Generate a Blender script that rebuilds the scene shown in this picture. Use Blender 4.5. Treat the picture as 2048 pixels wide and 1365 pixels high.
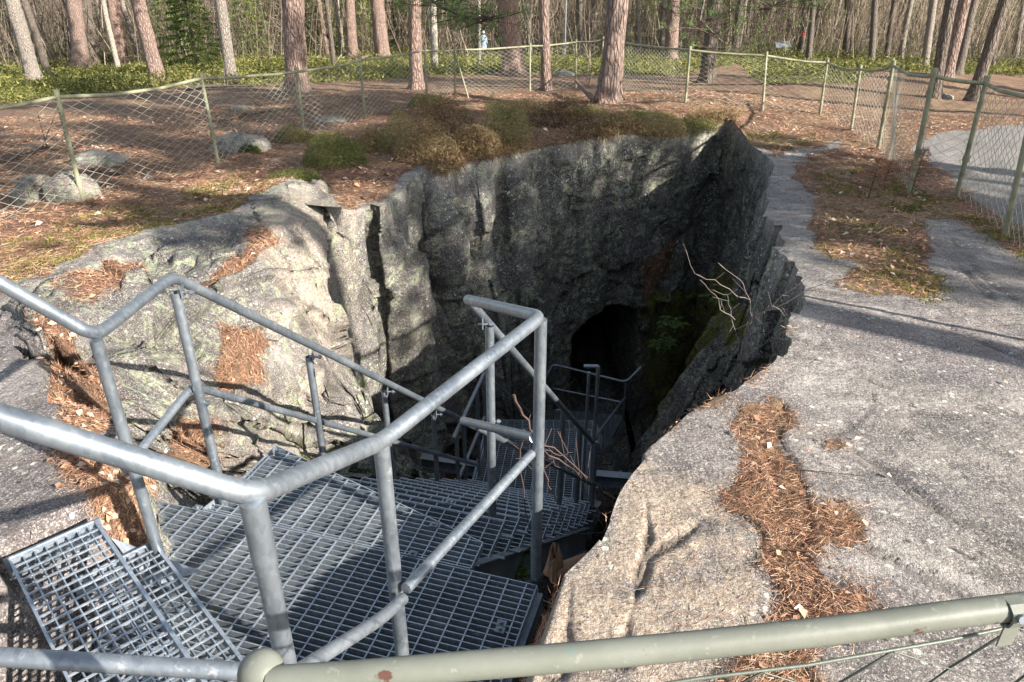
import bpy, math, random
import numpy as np
from mathutils import Vector, Matrix
random.seed(7); RNG = np.random.default_rng(11)
S = bpy.context.scene
for o in list(bpy.data.objects): bpy.data.objects.remove(o)
COL = S.collection

# ------------------------------------------------------------------ camera
EYE = 1.6; PITCH = math.radians(27.7); FOC = 1479.0      # focal length in pixels of a 2048 px wide picture
cd = bpy.data.cameras.new('camera'); cam = bpy.data.objects.new('camera', cd); COL.objects.link(cam)
cam.location = (0, 0, EYE); cam.rotation_euler = (math.pi/2-PITCH, 0, 0)
cd.sensor_width = 36; cd.lens = 36*FOC/2048; cd.clip_start = 0.05; cd.clip_end = 1500
S.camera = cam
# ------------------------------------------------------------------ light
SUN_EL = 28.0; SHADOW_AZ = -57.0                          # shadows run forward and to the left
sun_d = bpy.data.lights.new('sun', 'SUN'); sun = bpy.data.objects.new('sun', sun_d); COL.objects.link(sun)
sun_d.energy = 5.0; sun_d.angle = math.radians(0.53); sun_d.color = (1.0, 0.93, 0.83)
a = math.radians(SHADOW_AZ); e = math.radians(SUN_EL)
SHD = Vector((math.sin(a)*math.cos(e), math.cos(a)*math.cos(e), -math.sin(e)))   # way the light travels
sun.rotation_euler = SHD.to_track_quat('-Z', 'Y').to_euler(); sun.location = (10, -10, 12)
W = bpy.data.worlds.new('World'); S.world = W; W.use_nodes = True
wn = W.node_tree.nodes; wl = W.node_tree.links; wn.clear()
wo = wn.new('ShaderNodeOutputWorld'); wb = wn.new('ShaderNodeBackground'); ws = wn.new('ShaderNodeTexSky')
ws.sky_type = 'NISHITA'; ws.sun_disc = False; ws.sun_elevation = e
ws.sun_rotation = math.atan2(-SHD.x, -SHD.y); ws.air_density = 1.0; ws.dust_density = 1.0
wb.inputs[1].default_value = 0.105
hz_ = wn.new('ShaderNodeHueSaturation'); hz_.inputs['Saturation'].default_value = .62; wl.new(ws.outputs[0], hz_.inputs['Color']); wl.new(hz_.outputs[0], wb.inputs[0]); wl.new(wb.outputs[0], wo.inputs[0])
S.view_settings.view_transform = 'Standard'; S.view_settings.look = 'None'
S.view_settings.exposure = 1.5; S.view_settings.gamma = 1.0; S.view_settings.use_curve_mapping = False

# ------------------------------------------------------------------ geometry of the place
cp, sp = math.cos(PITCH), math.sin(PITCH)
def gapf(r):
    return np.interp(r, [0, 1.5, 3, 5, 8, 12, 16, 20, 25, 30, 40, 53, 75, 120, 400],
                        [1.6, 1.62, 1.8, 2.0, 2.3, 2.5, 2.65, 3.0, 3.5, 4.05, 5.15, 6.3, 6.7, 6.9, 7.2])
def bumpg(x, y, cx, cy, rx, ry, h): return h*np.exp(-((x-cx)/rx)**2-((y-cy)/ry)**2)
def HG(x, y):
    """height of the smooth ground"""
    x = np.asarray(x, float); y = np.asarray(y, float)
    r = np.hypot(x, y); z = EYE-gapf(r)
    z = z+bumpg(x, y, 3.2, 14.0, 2.2, 2.0, .22)+bumpg(x, y, 11.0, 21.5, 3.5, 2.5, .55)
    z = z+bumpg(x, y, -.5, 10.8, 2.2, 1.3, .18)
    z = z+.06*np.sin(x*.9+1)*np.sin(y*.7)*np.clip((r-6)/6, 0, 1)
    return z
def ray(px, py):
    u = (px-1024)/FOC; v = (py-682.5)/FOC
    return np.array([u, cp-v*sp, -(v*cp+sp)])
def atg(px, py, gap):
    d = ray(px, py); t = gap/(-d[2]); return np.array([d[0]*t, d[1]*t, EYE-gap])
def aty(px, py, y):
    d = ray(px, py); t = y/d[1]; return np.array([d[0]*t, y, EYE+d[2]*t])
def hit(px, py):
    d = ray(px, py); t0, t = 0.5, 0.5
    while t < 400:
        p = d*t
        if EYE+p[2] < HG(p[0], p[1]): break
        t0 = t; t *= 1.03
    for _ in range(25):
        m = (t0+t)/2; p = d*m
        if EYE+p[2] < HG(p[0], p[1]): t = m
        else: t0 = m
    return np.array([d[0]*t, d[1]*t, EYE+d[2]*t])
def proj(P):
    """world points (N,3) to photograph pixels"""
    x = P[:, 0]; y = P[:, 1]; z = P[:, 2]-EYE
    dep = y*cp-z*sp; up = y*sp+z*cp
    ds = np.where(dep > .05, dep, np.nan)
    return 1024+FOC*x/ds, 682.5-FOC*up/ds, dep

# ------------------------------------------------------------------ numpy noise
def _h(ix, iy, iz, s):
    n = (ix.astype(np.int64)*73856093) ^ (iy.astype(np.int64)*19349663) ^ (iz.astype(np.int64)*83492791) ^ (s*2654435)
    n = (n ^ (n >> 13))*1274126177 & 0x7fffffff
    n = (n ^ (n >> 16))*668265263 & 0x7fffffff
    return ((n ^ (n >> 15)) & 0xffffff)/float(0xffffff)
def vnoise(P, sc=1.0, s=0):
    """smooth noise, -1..1"""
    Q = np.asarray(P)*sc+100.0; I = np.floor(Q).astype(np.int64); F = Q-I; F = F*F*(3-2*F)
    o = 0
    for dx in (0, 1):
        wx = F[:, 0] if dx else 1-F[:, 0]
        for dy in (0, 1):
            wy = F[:, 1] if dy else 1-F[:, 1]
            for dz in (0, 1):
                wz = F[:, 2] if dz else 1-F[:, 2]
                o = o+wx*wy*wz*_h(I[:, 0]+dx, I[:, 1]+dy, I[:, 2]+dz, s)
    return o*2-1
def fbm(P, sc=1.0, octv=4, s=0, g=.5):
    o = 0; am = 1; tot = 0
    for k in range(octv):
        o = o+am*vnoise(P, sc*2**k, s+k*17); tot += am; am *= g
    return o/tot
def facet(P, sc=1.0, s=0, tilt=.6, off=.5):
    """broken-rock relief: every cell is a tilted plane with its own offset; also gives distance to the crack"""
    Q = np.asarray(P)*sc+100.0; I = np.floor(Q).astype(np.int64)
    best = np.full(len(Q), 9e9); sec = np.full(len(Q), 9e9); val = np.zeros(len(Q))
    for dx in (-1, 0, 1):
        for dy in (-1, 0, 1):
            for dz in (-1, 0, 1):
                a0, a1, a2 = I[:, 0]+dx, I[:, 1]+dy, I[:, 2]+dz
                j = np.stack([_h(a0, a1, a2, s+1), _h(a0, a1, a2, s+2), _h(a0, a1, a2, s+3)], 1)
                c = np.stack([a0, a1, a2], 1)+j; d = Q-c; dd = (d*d).sum(1)
                n = np.stack([_h(a0, a1, a2, s+4), _h(a0, a1, a2, s+5), _h(a0, a1, a2, s+6)], 1)-.5
                v = (d*n).sum(1)*2*tilt+(_h(a0, a1, a2, s+7)-.5)*2*off
                m = dd < best
                sec = np.where(m, best, np.minimum(sec, dd)); val = np.where(m, v, val); best = np.where(m, dd, best)
    return val, np.sqrt(sec)-np.sqrt(best)
def inpoly(x, y, poly):
    x = np.nan_to_num(x, nan=-9e9); y = np.nan_to_num(y, nan=-9e9)
    c = np.zeros(len(x), bool); n = len(poly); j = n-1
    for i in range(n):
        xi, yi = poly[i]; xj, yj = poly[j]
        if yi != yj:
            c ^= ((yi > y) != (yj > y)) & (x < (xj-xi)*(y-yi)/(yj-yi)+xi)
        j = i
    return c

# ------------------------------------------------------------------ mesh helpers
def mesh_np(name, V, F, mat=None, smooth=False, parent=None, attrs=None, mats=None, midx=None):
    """V (n,3), F (m,3) or (m,4)"""
    me = bpy.data.meshes.new(name); V = np.asarray(V, np.float32); F = np.asarray(F, np.int32)
    me.vertices.add(len(V)); me.vertices.foreach_set('co', V.ravel())
    k = F.shape[1]; me.loops.add(F.size); me.polygons.add(len(F))
    me.loops.foreach_set('vertex_index', F.ravel())
    me.polygons.foreach_set('loop_start', np.arange(0, F.size, k, dtype=np.int32))
    try: me.polygons.foreach_set('loop_total', np.full(len(F), k, np.int32))
    except Exception: pass
    if smooth: me.polygons.foreach_set('use_smooth', np.ones(len(F), bool))
    me.update(calc_edges=True)
    if attrs:
        for an, av in attrs.items():
            av = np.asarray(av, np.float32)
            if av.ndim == 1:
                at = me.attributes.new(an, 'FLOAT', 'POINT'); at.data.foreach_set('value', av)
            else:
                at = me.attributes.new(an, 'FLOAT_COLOR', 'POINT'); at.data.foreach_set('color', av.ravel())
    if mat: me.materials.append(mat)
    o = bpy.data.objects.new(name, me); COL.objects.link(o)
    if parent: o.parent = parent
    return o
class MB:
    """collects boxes, tubes, faces and links them as one mesh object"""
    def __init__(s): s.v = []; s.f = []; s.sm = []
    def add(s, V, F, smooth=False):
        b = len(s.v); s.v += [tuple(map(float, p)) for p in V]
        s.f += [tuple(b+i for i in f) for f in F]; s.sm += [smooth]*len(F)
    def obox(s, c, ax, ay, az):
        """box by centre and three half vectors"""
        c, ax, ay, az = map(np.asarray, (c, ax, ay, az))
        V = [c+i*ax+j*ay+k*az for i in (-1, 1) for j in (-1, 1) for k in (-1, 1)]
        s.add(V, [(0, 1, 3, 2), (4, 6, 7, 5), (0, 4, 5, 1), (2, 3, 7, 6), (0, 2, 6, 4), (1, 5, 7, 3)])
    def bar(s, p, q, w, h, up=(0, 0, 1)):
        """rectangular bar p to q, w wide, h high, top along p-q"""
        p, q, up = np.asarray(p, float), np.asarray(q, float), np.asarray(up, float)
        d = q-p; L = np.linalg.norm(d)
        if L < 1e-6: return
        d /= L; sd = np.cross(d, up); sd /= np.linalg.norm(sd); u2 = np.cross(sd, d)
        s.obox((p+q)/2-u2*h/2, d*L/2, sd*w/2, u2*h/2)
    def tube(s, pts, r, n=14, cap=True, hollow=False, radii=None):
        pts = [np.asarray(p, float) for p in pts]; m = len(pts)
        T = []
        for i in range(m):
            a = pts[max(i-1, 0)]; b = pts[min(i+1, m-1)]; t = b-a
            if 0 < i < m-1:
                t1 = pts[i]-a; t2 = b-pts[i]; t = t1/np.linalg.norm(t1)+t2/np.linalg.norm(t2)
            T.append(t/np.linalg.norm(t))
        ref = np.array([0, 0, 1.]) if abs(T[0][2]) < .9 else np.array([1., 0, 0])
        nrm = np.cross(T[0], ref); nrm /= np.linalg.norm(nrm); V = []
        for i in range(m):
            nrm = nrm-T[i]*nrm.dot(T[i]); nrm /= np.linalg.norm(nrm); bn = np.cross(T[i], nrm)
            rr = radii[i] if radii else r
            for k in range(n):
                a = 2*math.pi*k/n; V.append(pts[i]+rr*(math.cos(a)*nrm+math.sin(a)*bn))
        F = [(i*n+k, i*n+(k+1) % n, (i+1)*n+(k+1) % n, (i+1)*n+k) for i in range(m-1) for k in range(n)]
        s.add(V, F, True)
        if hollow:   # open tube top: an annulus and an inner wall
            e = pts[-1]; top = V[-n:]; inn = [e+(np.asarray(p)-e)*.8 for p in top]; low = [p-T[-1]*r*2.2 for p in inn]
            s.add(list(top)+inn+low, [(k, (k+1) % n, n+(k+1) % n, n+k) for k in range(n)]+[(n+k, n+(k+1) % n, 2*n+(k+1) % n, 2*n+k) for k in range(n)]+[tuple(2*n+k for k in range(n))])
            s.add(V[:n], [tuple(range(n))[::-1]])
        elif cap:
            s.add(V[:n], [tuple(range(n))[::-1]]); s.add(V[-n:], [tuple(range(n))])
    def build(s, name, mat, parent=None):
        me = bpy.data.meshes.new(name); me.from_pydata(s.v, [], s.f)
        me.polygons.foreach_set('use_smooth', s.sm); me.materials.append(mat); me.update()
        o = bpy.data.objects.new(name, me); COL.objects.link(o)
        if parent: o.parent = parent
        return o
def bend(pts, rad=.07, k=5):
    """round the corners of a polyline"""
    pts = [np.asarray(p, float) for p in pts]; out = [pts[0]]
    for i in range(1, len(pts)-1):
        a, b, c = pts[i-1], pts[i], pts[i+1]
        d1 = a-b; d2 = c-b; l1 = np.linalg.norm(d1); l2 = np.linalg.norm(d2); q = min(rad, l1*.45, l2*.45)
        A = b+d1/l1*q; B = b+d2/l2*q
        for j in range(k+1):
            t = j/k; out.append((1-t)**2*A+2*t*(1-t)*b+t*t*B)
    out.append(pts[-1]); return out
def empty(name, loc, label=None, cat=None, group=None):
    o = bpy.data.objects.new(name, None); o.location = loc; o.empty_display_size = .2; COL.objects.link(o)
    tag(o, label, cat, group); return o
def tag(o, label=None, cat=None, group=None, kind=None):
    if label: o['label'] = label
    if cat: o['category'] = cat
    if group: o['group'] = group
    if kind: o['kind'] = kind
    return o
def under(parent, *objs):
    """keep world placement while parenting to an empty that only has a location"""
    for o in objs:
        o.parent = parent; o.matrix_parent_inverse = Matrix.Translation(-Vector(parent.location))
    return objs[-1]

# ------------------------------------------------------------------ materials
class NT:
    def __init__(s, name):
        s.m = bpy.data.materials.new(name); s.m.use_nodes = True; s.t = s.m.node_tree; s.t.nodes.clear()
        s.out = s.t.nodes.new('ShaderNodeOutputMaterial'); s.b = s.t.nodes.new('ShaderNodeBsdfPrincipled')
        s.t.links.new(s.b.outputs[0], s.out.inputs[0]); s.b.inputs['Specular IOR Level'].default_value = .3
        s.co = s.t.nodes.new('ShaderNodeTexCoord').outputs['Object']
    def _set(s, inp, v):
        if hasattr(v, 'is_linked') or isinstance(v, bpy.types.NodeSocket): s.t.links.new(v, inp)
        elif isinstance(v, (tuple, list)) and len(v) == 3 and inp.type == 'RGBA': inp.default_value = (*v, 1)
        else: inp.default_value = v
    def N(s, typ, ins=None, **kw):
        n = s.t.nodes.new(typ)
        for k, v in kw.items(): setattr(n, k, v)
        for k, v in (ins or {}).items(): s._set(n.inputs[k], v)
        return n
    def map(s, scale=(1, 1, 1), rot=(0, 0, 0), co=None):
        return s.N('ShaderNodeMapping', {'Vector': co or s.co, 'Scale': scale, 'Rotation': rot}).outputs[0]
    def noise(s, scale, detail=4, rough=.55, co=None, dist=0.0):
        return s.N('ShaderNodeTexNoise', {'Vector': co or s.co, 'Scale': scale, 'Detail': detail, 'Roughness': rough, 'Distortion': dist}).outputs[0]
    def vor(s, scale, co=None, feature='F1', out='Distance', rnd=1.0):
        return s.N('ShaderNodeTexVoronoi', {'Vector': co or s.co, 'Scale': scale, 'Randomness': rnd}, feature=feature).outputs[out]
    def ramp(s, v, a, b, lo=0.0, hi=1.0):
        return s.N('ShaderNodeMapRange', {'Value': v, 'From Min': a, 'From Max': b, 'To Min': lo, 'To Max': hi}).outputs[0]
    def math(s, op, a, b=0.0):
        return s.N('ShaderNodeMath', {0: a, 1: b}, operation=op).outputs[0]
    def mix(s, f, a, b, mode='MIX'):
        n = s.N('ShaderNodeMix', data_type='RGBA', blend_type=mode)
        s._set(n.inputs[0], f); s._set(n.inputs[6], a); s._set(n.inputs[7], b); return n.outputs[2]
    def attr(s, name, comp=None):
        n = s.N('ShaderNodeAttribute', attribute_name=name)
        if comp is None: return n.outputs['Fac']
        if comp == 'A': return n.outputs['Alpha']
        sp_ = s.N('ShaderNodeSeparateColor', {0: n.outputs['Color']}); return sp_.outputs[comp]
    def bump(s, h, strength=.5, dist=.01, normal=None):
        i = {'Height': h, 'Strength': strength, 'Distance': dist}
        if normal: i['Normal'] = normal
        return s.N('ShaderNodeBump', i).outputs[0]
    def fin(s, col, rough=.8, metal=0.0, normal=None):
        s._set(s.b.inputs['Base Color'], col); s._set(s.b.inputs['Roughness'], rough); s._set(s.b.inputs['Metallic'], metal)
        if normal: s.t.links.new(normal, s.b.inputs['Normal'])
        return s.m
def m_terrain():
    n = NT('rock_and_forest_floor')
    litter = n.attr('mask', 0); moss = n.attr('mask', 1); gravel = n.attr('mask', 2); tan = n.attr('mask', 'A')
    green = n.attr('mask2', 0); stain_shade = n.attr('mask2', 1); purple = n.attr('mask2', 2); crack = n.attr('crack')
    # bare rock
    big = n.noise(1.3, 5, .6); mid = n.noise(6, 6, .65); fine = n.noise(45, 6, .7); grit = n.noise(230, 3, .7)
    c = n.mix(n.ramp(mid, .35, .68), (.075, .066, .066), (.27, .237, .218))
    c = n.mix(n.ramp(big, .42, .62), c, n.mix(n.ramp(fine, .35, .65), (.12, .105, .105), (.33, .285, .26)))
    c = n.mix(n.ramp(n.noise(2.6, 7, .7, dist=.4), .53, .60, 0, .65), c, n.mix(n.ramp(fine, .35, .6), (.27, .24, .225), (.47, .435, .40)))
    c = n.mix(n.ramp(n.noise(1.1, 4, .6, co=n.map((1, 2.2, 1), (0, 0, .5))), .52, .62, 0, .6), c, (.085, .076, .086))
    c = n.mix(n.math('MULTIPLY', tan, n.ramp(mid, .3, .5)), c, n.mix(n.ramp(fine, .35, .62), (.22, .15, .105), (.50, .40, .30)))
    strata = n.noise(5, 5, .65, co=n.map((.5, .5, 6.0), (.3, .25, .4)))
    c = n.mix(n.math('MULTIPLY', purple, n.ramp(strata, .35, .6)), c, n.mix(n.ramp(fine, .4, .62), (.06, .048, .056), (.17, .14, .145)))
    # dark water stains streaked downwards, and the pit's shade painted into the colour
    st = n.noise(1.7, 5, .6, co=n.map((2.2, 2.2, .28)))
    dk = n.math('MULTIPLY', stain_shade, n.ramp(st, .34, .52))
    c = n.mix(n.math('MULTIPLY', stain_shade, .72), c, n.mix(n.ramp(mid, .4, .62), (.02, .019, .02), (.072, .07, .062)))
    stain_shade_c = n.mix(n.ramp(n.noise(2.1, 5, .7), .5, .6), (.008, .008, .009), n.mix(n.ramp(big, .45, .55), (.020, .016, .028), (.020, .030, .022)))
    c = n.mix(dk, c, n.mix(n.ramp(fine, .45, .7), stain_shade_c, (.062, .058, .058)))
    # speckle, crystals and lichens
    c = n.mix(n.ramp(n.noise(95, 6, .8), .40, .47, .75, 0), c, (.075, .068, .068))
    c = n.mix(n.ramp(n.noise(120, 6, .8, co=n.map((1, 1, 1), (.4, .8, .3))), .54, .6, 0, .75), c, (.66, .63, .58))
    c = n.mix(n.ramp(n.noise(33, 7, .8), .56, .61, 0, .6), c, (.50, .44, .40))
    lz = n.noise(2.4, 3, .6)
    lam = n.attr('mask2', 'A'); l1 = n.math('MULTIPLY', n.ramp(n.noise(11, 8, .75, dist=.6), .51, .56), n.ramp(lz, .37, .55))
    c = n.mix(n.math('MULTIPLY', l1, n.math('MULTIPLY', lam, .8)), c, n.mix(n.ramp(fine, .4, .6), (.19, .22, .13), (.42, .45, .32)))
    spots = n.ramp(n.math('ADD', n.vor(17), n.math('MULTIPLY', fine, .25)), .30, .34, 1, 0)
    c = n.mix(n.math('MULTIPLY', spots, n.ramp(n.noise(3.1, 2, .5), .5, .6)), c, (.52, .53, .47))
    sp2 = n.ramp(n.math('ADD', n.vor(55), n.math('MULTIPLY', fine, .3)), .30, .36, 1, 0)
    c = n.mix(n.math('MULTIPLY', sp2, n.ramp(n.noise(5, 3, .5), .46, .6, 0, .8)), c, (.55, .54, .5))
    c = n.mix(n.ramp(n.noise(14, 8, .75), .60, .64, 0, .85), c, (.045, .042, .042))
    c = n.mix(n.ramp(crack, .0, .03, .55, 0), c, (.05, .045, .04))
    # needle litter
    fib = n.noise(60, 5, .7, co=n.map((1, .35, 1), (0, 0, .7))); fib2 = n.noise(60, 5, .7, co=n.map((.35, 1, 1), (0, 0, .3)))
    ln = n.mix(n.ramp(fib, .35, .65), (.06, .035, .025), (.22, .125, .08))
    ln = n.mix(n.ramp(fib2, .5, .68), ln, (.30, .19, .125))
    ln = n.mix(n.ramp(n.noise(1.1, 4, .6), .45, .65, 0, .55), ln, (.30, .22, .13))
    ln = n.mix(n.ramp(n.vor(38), .0, .11, .7, 0), ln, (.55, .40, .29))
    ms = n.mix(n.ramp(fine, .35, .65), (.055, .058, .012), (.24, .235, .05))
    gr = n.mix(n.ramp(n.noise(9, 5, .7), .3, .7), (.04, .045, .015), (.20, .18, .07))
    gv = n.mix(n.ramp(grit, .3, .7), (.12, .113, .11), (.30, .285, .27))
    gv = n.mix(n.ramp(mid, .5, .75, 0, .4), gv, (.26, .17, .12))
    e1 = n.math('ADD', litter, n.math('MULTIPLY', n.math('SUBTRACT', n.noise(22, 8, .8), .5), 2.2))
    c = n.mix(n.ramp(e1, .40, .60), c, ln)
    e2 = n.math('ADD', moss, n.math('MULTIPLY', n.math('SUBTRACT', n.noise(13, 6, .7), .5), 1.7))
    c = n.mix(n.ramp(e2, .45, .62), c, ms)
    e3 = n.math('ADD', green, n.math('MULTIPLY', n.math('SUBTRACT', mid, .5), 1.0))
    c = n.mix(n.ramp(e3, .4, .7), c, gr)
    e4 = n.math('ADD', gravel, n.math('MULTIPLY', n.math('SUBTRACT', n.noise(9, 5, .7), .5), .6))
    c = n.mix(n.ramp(e4, .42, .62), c, gv)
    soft = n.math('MAXIMUM', n.ramp(e1, .42, .56), n.ramp(e2, .45, .62))
    h = n.math('ADD', n.math('MULTIPLY', mid, 2.2), n.math('ADD', n.math('MULTIPLY', fine, .8), n.math('MULTIPLY', grit, .28)))
    h = n.math('ADD', h, n.math('MULTIPLY', n.math('MULTIPLY', soft, fib), 1.2))
    n.b.inputs['Specular IOR Level'].default_value = .25
    return n.fin(c, n.ramp(fine, .3, .7, .7, .95), 0, n.bump(h, .9, .022))
def m_galv(name='galvanised_steel', dark=1.0):
    n = NT(name)
    sg = n.vor(95, out='Color', co=n.map((1, 1, .5))); cl = n.noise(5, 5, .6)
    g = n.math('MULTIPLY', n.N('ShaderNodeSeparateColor', {0: sg}).outputs[0], .22)
    f = n.math('ADD', g, n.math('MULTIPLY', cl, .8))
    c = n.mix(n.ramp(f, .3, .8), (.16*dark, .19*dark, .225*dark), (.33*dark, .36*dark, .39*dark))
    c = n.mix(n.ramp(n.noise(22, 5, .7), .62, .7, 0, .5), c, (.62*dark, .62*dark, .62*dark))
    h = n.math('ADD', n.math('MULTIPLY', n.noise(30, 4, .6), .4), g)
    return n.fin(c, n.ramp(cl, .3, .7, .34, .55), .7, n.bump(h, .25, .002))
def m_paint():
    n = NT('sage_green_paint'); a = n.noise(7, 5, .6)
    c = n.mix(n.ramp(a, .35, .7), (.12, .128, .108), (.175, .185, .158))
    c = n.mix(n.ramp(n.noise(26, 3, .6), .66, .69, 0, 1), c, (.085, .04, .03))
    c = n.mix(n.ramp(n.noise(12, 3, .5), .70, .73, 0, .5), c, (.10, .17, .17))
    c = n.mix(n.ramp(n.noise(55, 4, .7), .62, .66, 0, .6), c, (.22, .23, .19))
    return n.fin(c, .5, 0, n.bump(n.noise(60, 4, .6), .25, .002))
def m_fpaint():
    n = NT('weathered_green_fence_paint'); a = n.noise(5, 5, .65)
    c = n.mix(n.ramp(a, .35, .68), (.13, .135, .085), (.32, .31, .21))
    c = n.mix(n.ramp(n.noise(20, 3, .6), .64, .7, 0, .7), c, (.17, .09, .05))
    return n.fin(c, .6)
def m_wire():
    n = NT('fence_wire'); c = n.mix(n.noise(4, 4, .6), (.20, .21, .17), (.46, .455, .39)); return n.fin(c, .5, .3)
def m_bark(name, ca, cb, cc, sc=1.0):
    n = NT(name); ob = n.N('ShaderNodeObjectInfo').outputs['Random']
    co = n.map((11*sc, 11*sc, 3.0*sc)); v = n.vor(1.6, co=n.map((11*sc, 11*sc, 2.8*sc), co=None), feature='DISTANCE_TO_EDGE')
    w = n.noise(2.2, 5, .7, co=co)
    vv = n.math('ADD', v, n.math('MULTIPLY', n.math('SUBTRACT', w, .5), .35))
    pl = n.mix(n.ramp(n.noise(5, 5, .7, co=co), .3, .7), cb, cc)
    pl = n.mix(n.ramp(ob, 0, 1, 0, .35), pl, (.19, .17, .15))
    c = n.mix(n.ramp(vv, .0, .11), n.mix(.45, ca, pl), pl)
    h = n.math('ADD', n.ramp(vv, 0, .25), n.math('MULTIPLY', w, .5))
    return n.fin(c, .9, 0, n.bump(h, 1.0, .035))
def m_vary(name, cols, rough=.85, trans=None):
    """colour picked by the float attribute 'v' per piece"""
    n = NT(name); v = n.attr('v'); r = n.N('ShaderNodeValToRGB', {0: v}); e_ = r.color_ramp.elements
    e_[0].position = 0; e_[0].color = (*cols[0], 1); e_[1].position = 1; e_[1].color = (*cols[-1], 1)
    for i, c in enumerate(cols[1:-1]): x = e_.new((i+1)/(len(cols)-1)); x.color = (*c, 1)
    m = n.fin(r.outputs[0], rough)
    if trans:
        tr = n.N('ShaderNodeBsdfTranslucent', {0: r.outputs[0]}); mx = n.N('ShaderNodeMixShader', {0: trans})
        n.t.links.new(n.b.outputs[0], mx.inputs[1]); n.t.links.new(tr.outputs[0], mx.inputs[2]); n.t.links.new(mx.outputs[0], n.out.inputs[0])
    return m
def m_flat(name, col, rough=.7, metal=0.0, v=.25, sc=20):
    n = NT(name); c = n.mix(n.noise(sc, 5, .65), tuple(x*(1-v) for x in col), tuple(x*(1+v) for x in col))
    return n.fin(c, rough, metal, n.bump(n.noise(sc*2, 4, .6), .3, .005))
M = dict(
    terrain=m_terrain(), galv=m_galv(), galvd=m_galv('galvanised_steel_grate', 1.55), paint=m_paint(), fpaint=m_fpaint(), wire=m_wire(),
    pine=m_bark('pine_bark', (.04, .026, .022), (.19, .115, .09), (.42, .30, .255)),
    dark=m_bark('dark_bark', (.03, .025, .02), (.10, .078, .062), (.22, .18, .15)),
    grey=m_bark('grey_bark', (.09, .08, .07), (.24, .20, .17), (.42, .37, .32), 1.3),
    birch=m_bark('pale_bark', (.16, .13, .10), (.46, .41, .34), (.62, .56, .48), 1.5),
    needle=m_vary('fallen_needles', [(.09, .045, .03), (.25, .125, .078), (.40, .22, .135), (.52, .36, .24), (.36, .31, .26)]),
    leaf=m_vary('fallen_leaves', [(.20, .10, .06), (.36, .20, .12), (.50, .34, .24), (.60, .47, .38)]),
    heath=m_vary('heather_sprigs', [(.04, .026, .017), (.12, .07, .04), (.25, .165, .08), (.42, .33, .17), (.11, .13, .035)], trans=.2),
    mossb=m_vary('moss_tufts', [(.05, .055, .012), (.15, .15, .03), (.28, .27, .06)], trans=.2),
    berry=m_vary('blueberry_leaves', [(.03, .04, .012), (.085, .095, .025), (.19, .19, .05), (.33, .31, .10), (.20, .15, .07)], trans=.3),
    pinen=m_vary('pine_needles', [(.05, .09, .03), (.12, .18, .06), (.24, .30, .12)], trans=.2),
    spruce=m_vary('spruce_needles', [(.03, .06, .015), (.11, .16, .035), (.27, .32, .08)], trans=.25),
    brush=m_vary('bare_stems', [(.03, .024, .02), (.085, .062, .045), (.15, .115, .08), (.36, .29, .22), (.07, .075, .05)]),
    wired=m_flat('dull_green_wire', (.12, .135, .115), .5, .3), twig=m_flat('twig_bark', (.075, .048, .04)), ptwig=m_flat('pale_twig_bark', (.19, .155, .14)), wood=m_flat('rotten_wood', (.22, .13, .08), sc=12),
)

# ------------------------------------------------------------------ levels of the staircase (needed by the rock under it)
ZP = -.60                                    # upper platform
UU = np.array([-.9587, .2844, 0]); VV = np.array([-.2844, -.9587, 0])   # along the seam to the left; towards the viewer
O1 = np.array([.10, 2.13, ZP])               # right end of the seam
FD = -VV                                     # flight goes away from the viewer
FL0 = O1+UU*.28                              # right foot of the flight
def flz(L): return ZP-.8*L
ZL = -3.02                                   # lower landing
SD = np.array([.72, .69, 0]); SD /= np.linalg.norm(SD); SE = np.array([.69, -.72, 0]); SE /= np.linalg.norm(SE)
T1c = atg(192, 1043, EYE+.18); T2c = atg(308, 1086, EYE+.38)   # far right corners of the two treads

# ------------------------------------------------------------------ rock pit and ground: one sheet lofted round the rim
C0 = np.array([.9, 7.2, -6.2])
def X(px, py, g): return atg(px, py, g)
def down(p, ins, z):
    """point below rim point p, moved ins metres towards the middle of the pit"""
    d = C0[:2]-p[:2]; d /= np.linalg.norm(d); return np.array([p[0]+d[0]*ins, p[1]+d[1]*ins, z])
def wall(p, a=.05, b=.12, c=.2, d=.6):
    z0 = p[2]; return [p, down(p, a, z0-1.1), down(p, b, z0-2.4), down(p, c, z0-3.8), down(p, d, -5.9)]
ST = []
def W_(px, py, *k, dz=0):
    p = hit(px, py); p[2] += dz; ST.append(wall(p, *k))
p = hit(1000, 1292); ST.append([p, np.array([-.02, 1.42, -.8]), np.array([.05, 2.0, -1.7]), np.array([.5, 3.6, -3.2]), np.array([.9, 5.2, -5.0])])
for q, i1 in (((1060, 1212), .03), ((1130, 1150), .03), ((1205, 1075), .04), ((1240, 985), .05), ((1288, 912), .06)):
    p = hit(*q); ST.append([p, down(p, i1, p[2]-.55), down(p, i1*2+.05, p[2]-1.5), down(p, .9, -3.5), down(p, 2.2, -5.0)])
W_(1340, 868, .05, .15, .4, 1.2); W_(1385, 828); W_(1440, 803); W_(1500, 772); W_(1550, 725)
W_(1588, 650, .05, .1, .15, .5); W_(1604, 585, .05, .1, .15, .6)
W_(1580, 520, .1, .2, .5, 1.2); W_(1545, 450, .1, .5, 1.1, 1.8); W_(1530, 395, .15, .9, 1.6, 2.2)
W_(1550, 325, .3, .9, 1.5, 2.1); W_(1500, 285, .15, .5, .9, 1.3); W_(1466, 258, .1, .2, .3, .5, dz=.1); W_(1440, 250, .05, .1, .15, .3, dz=.1)
W_(1370, 268, 0, .05, .1, .15); W_(1300, 270, 0, .05, .1, .12); W_(1240, 268, 0, .05, .1, .12); W_(1180, 276, 0, .05, .1, .15); W_(1110, 288, .02, .1, .15, .3)
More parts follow.
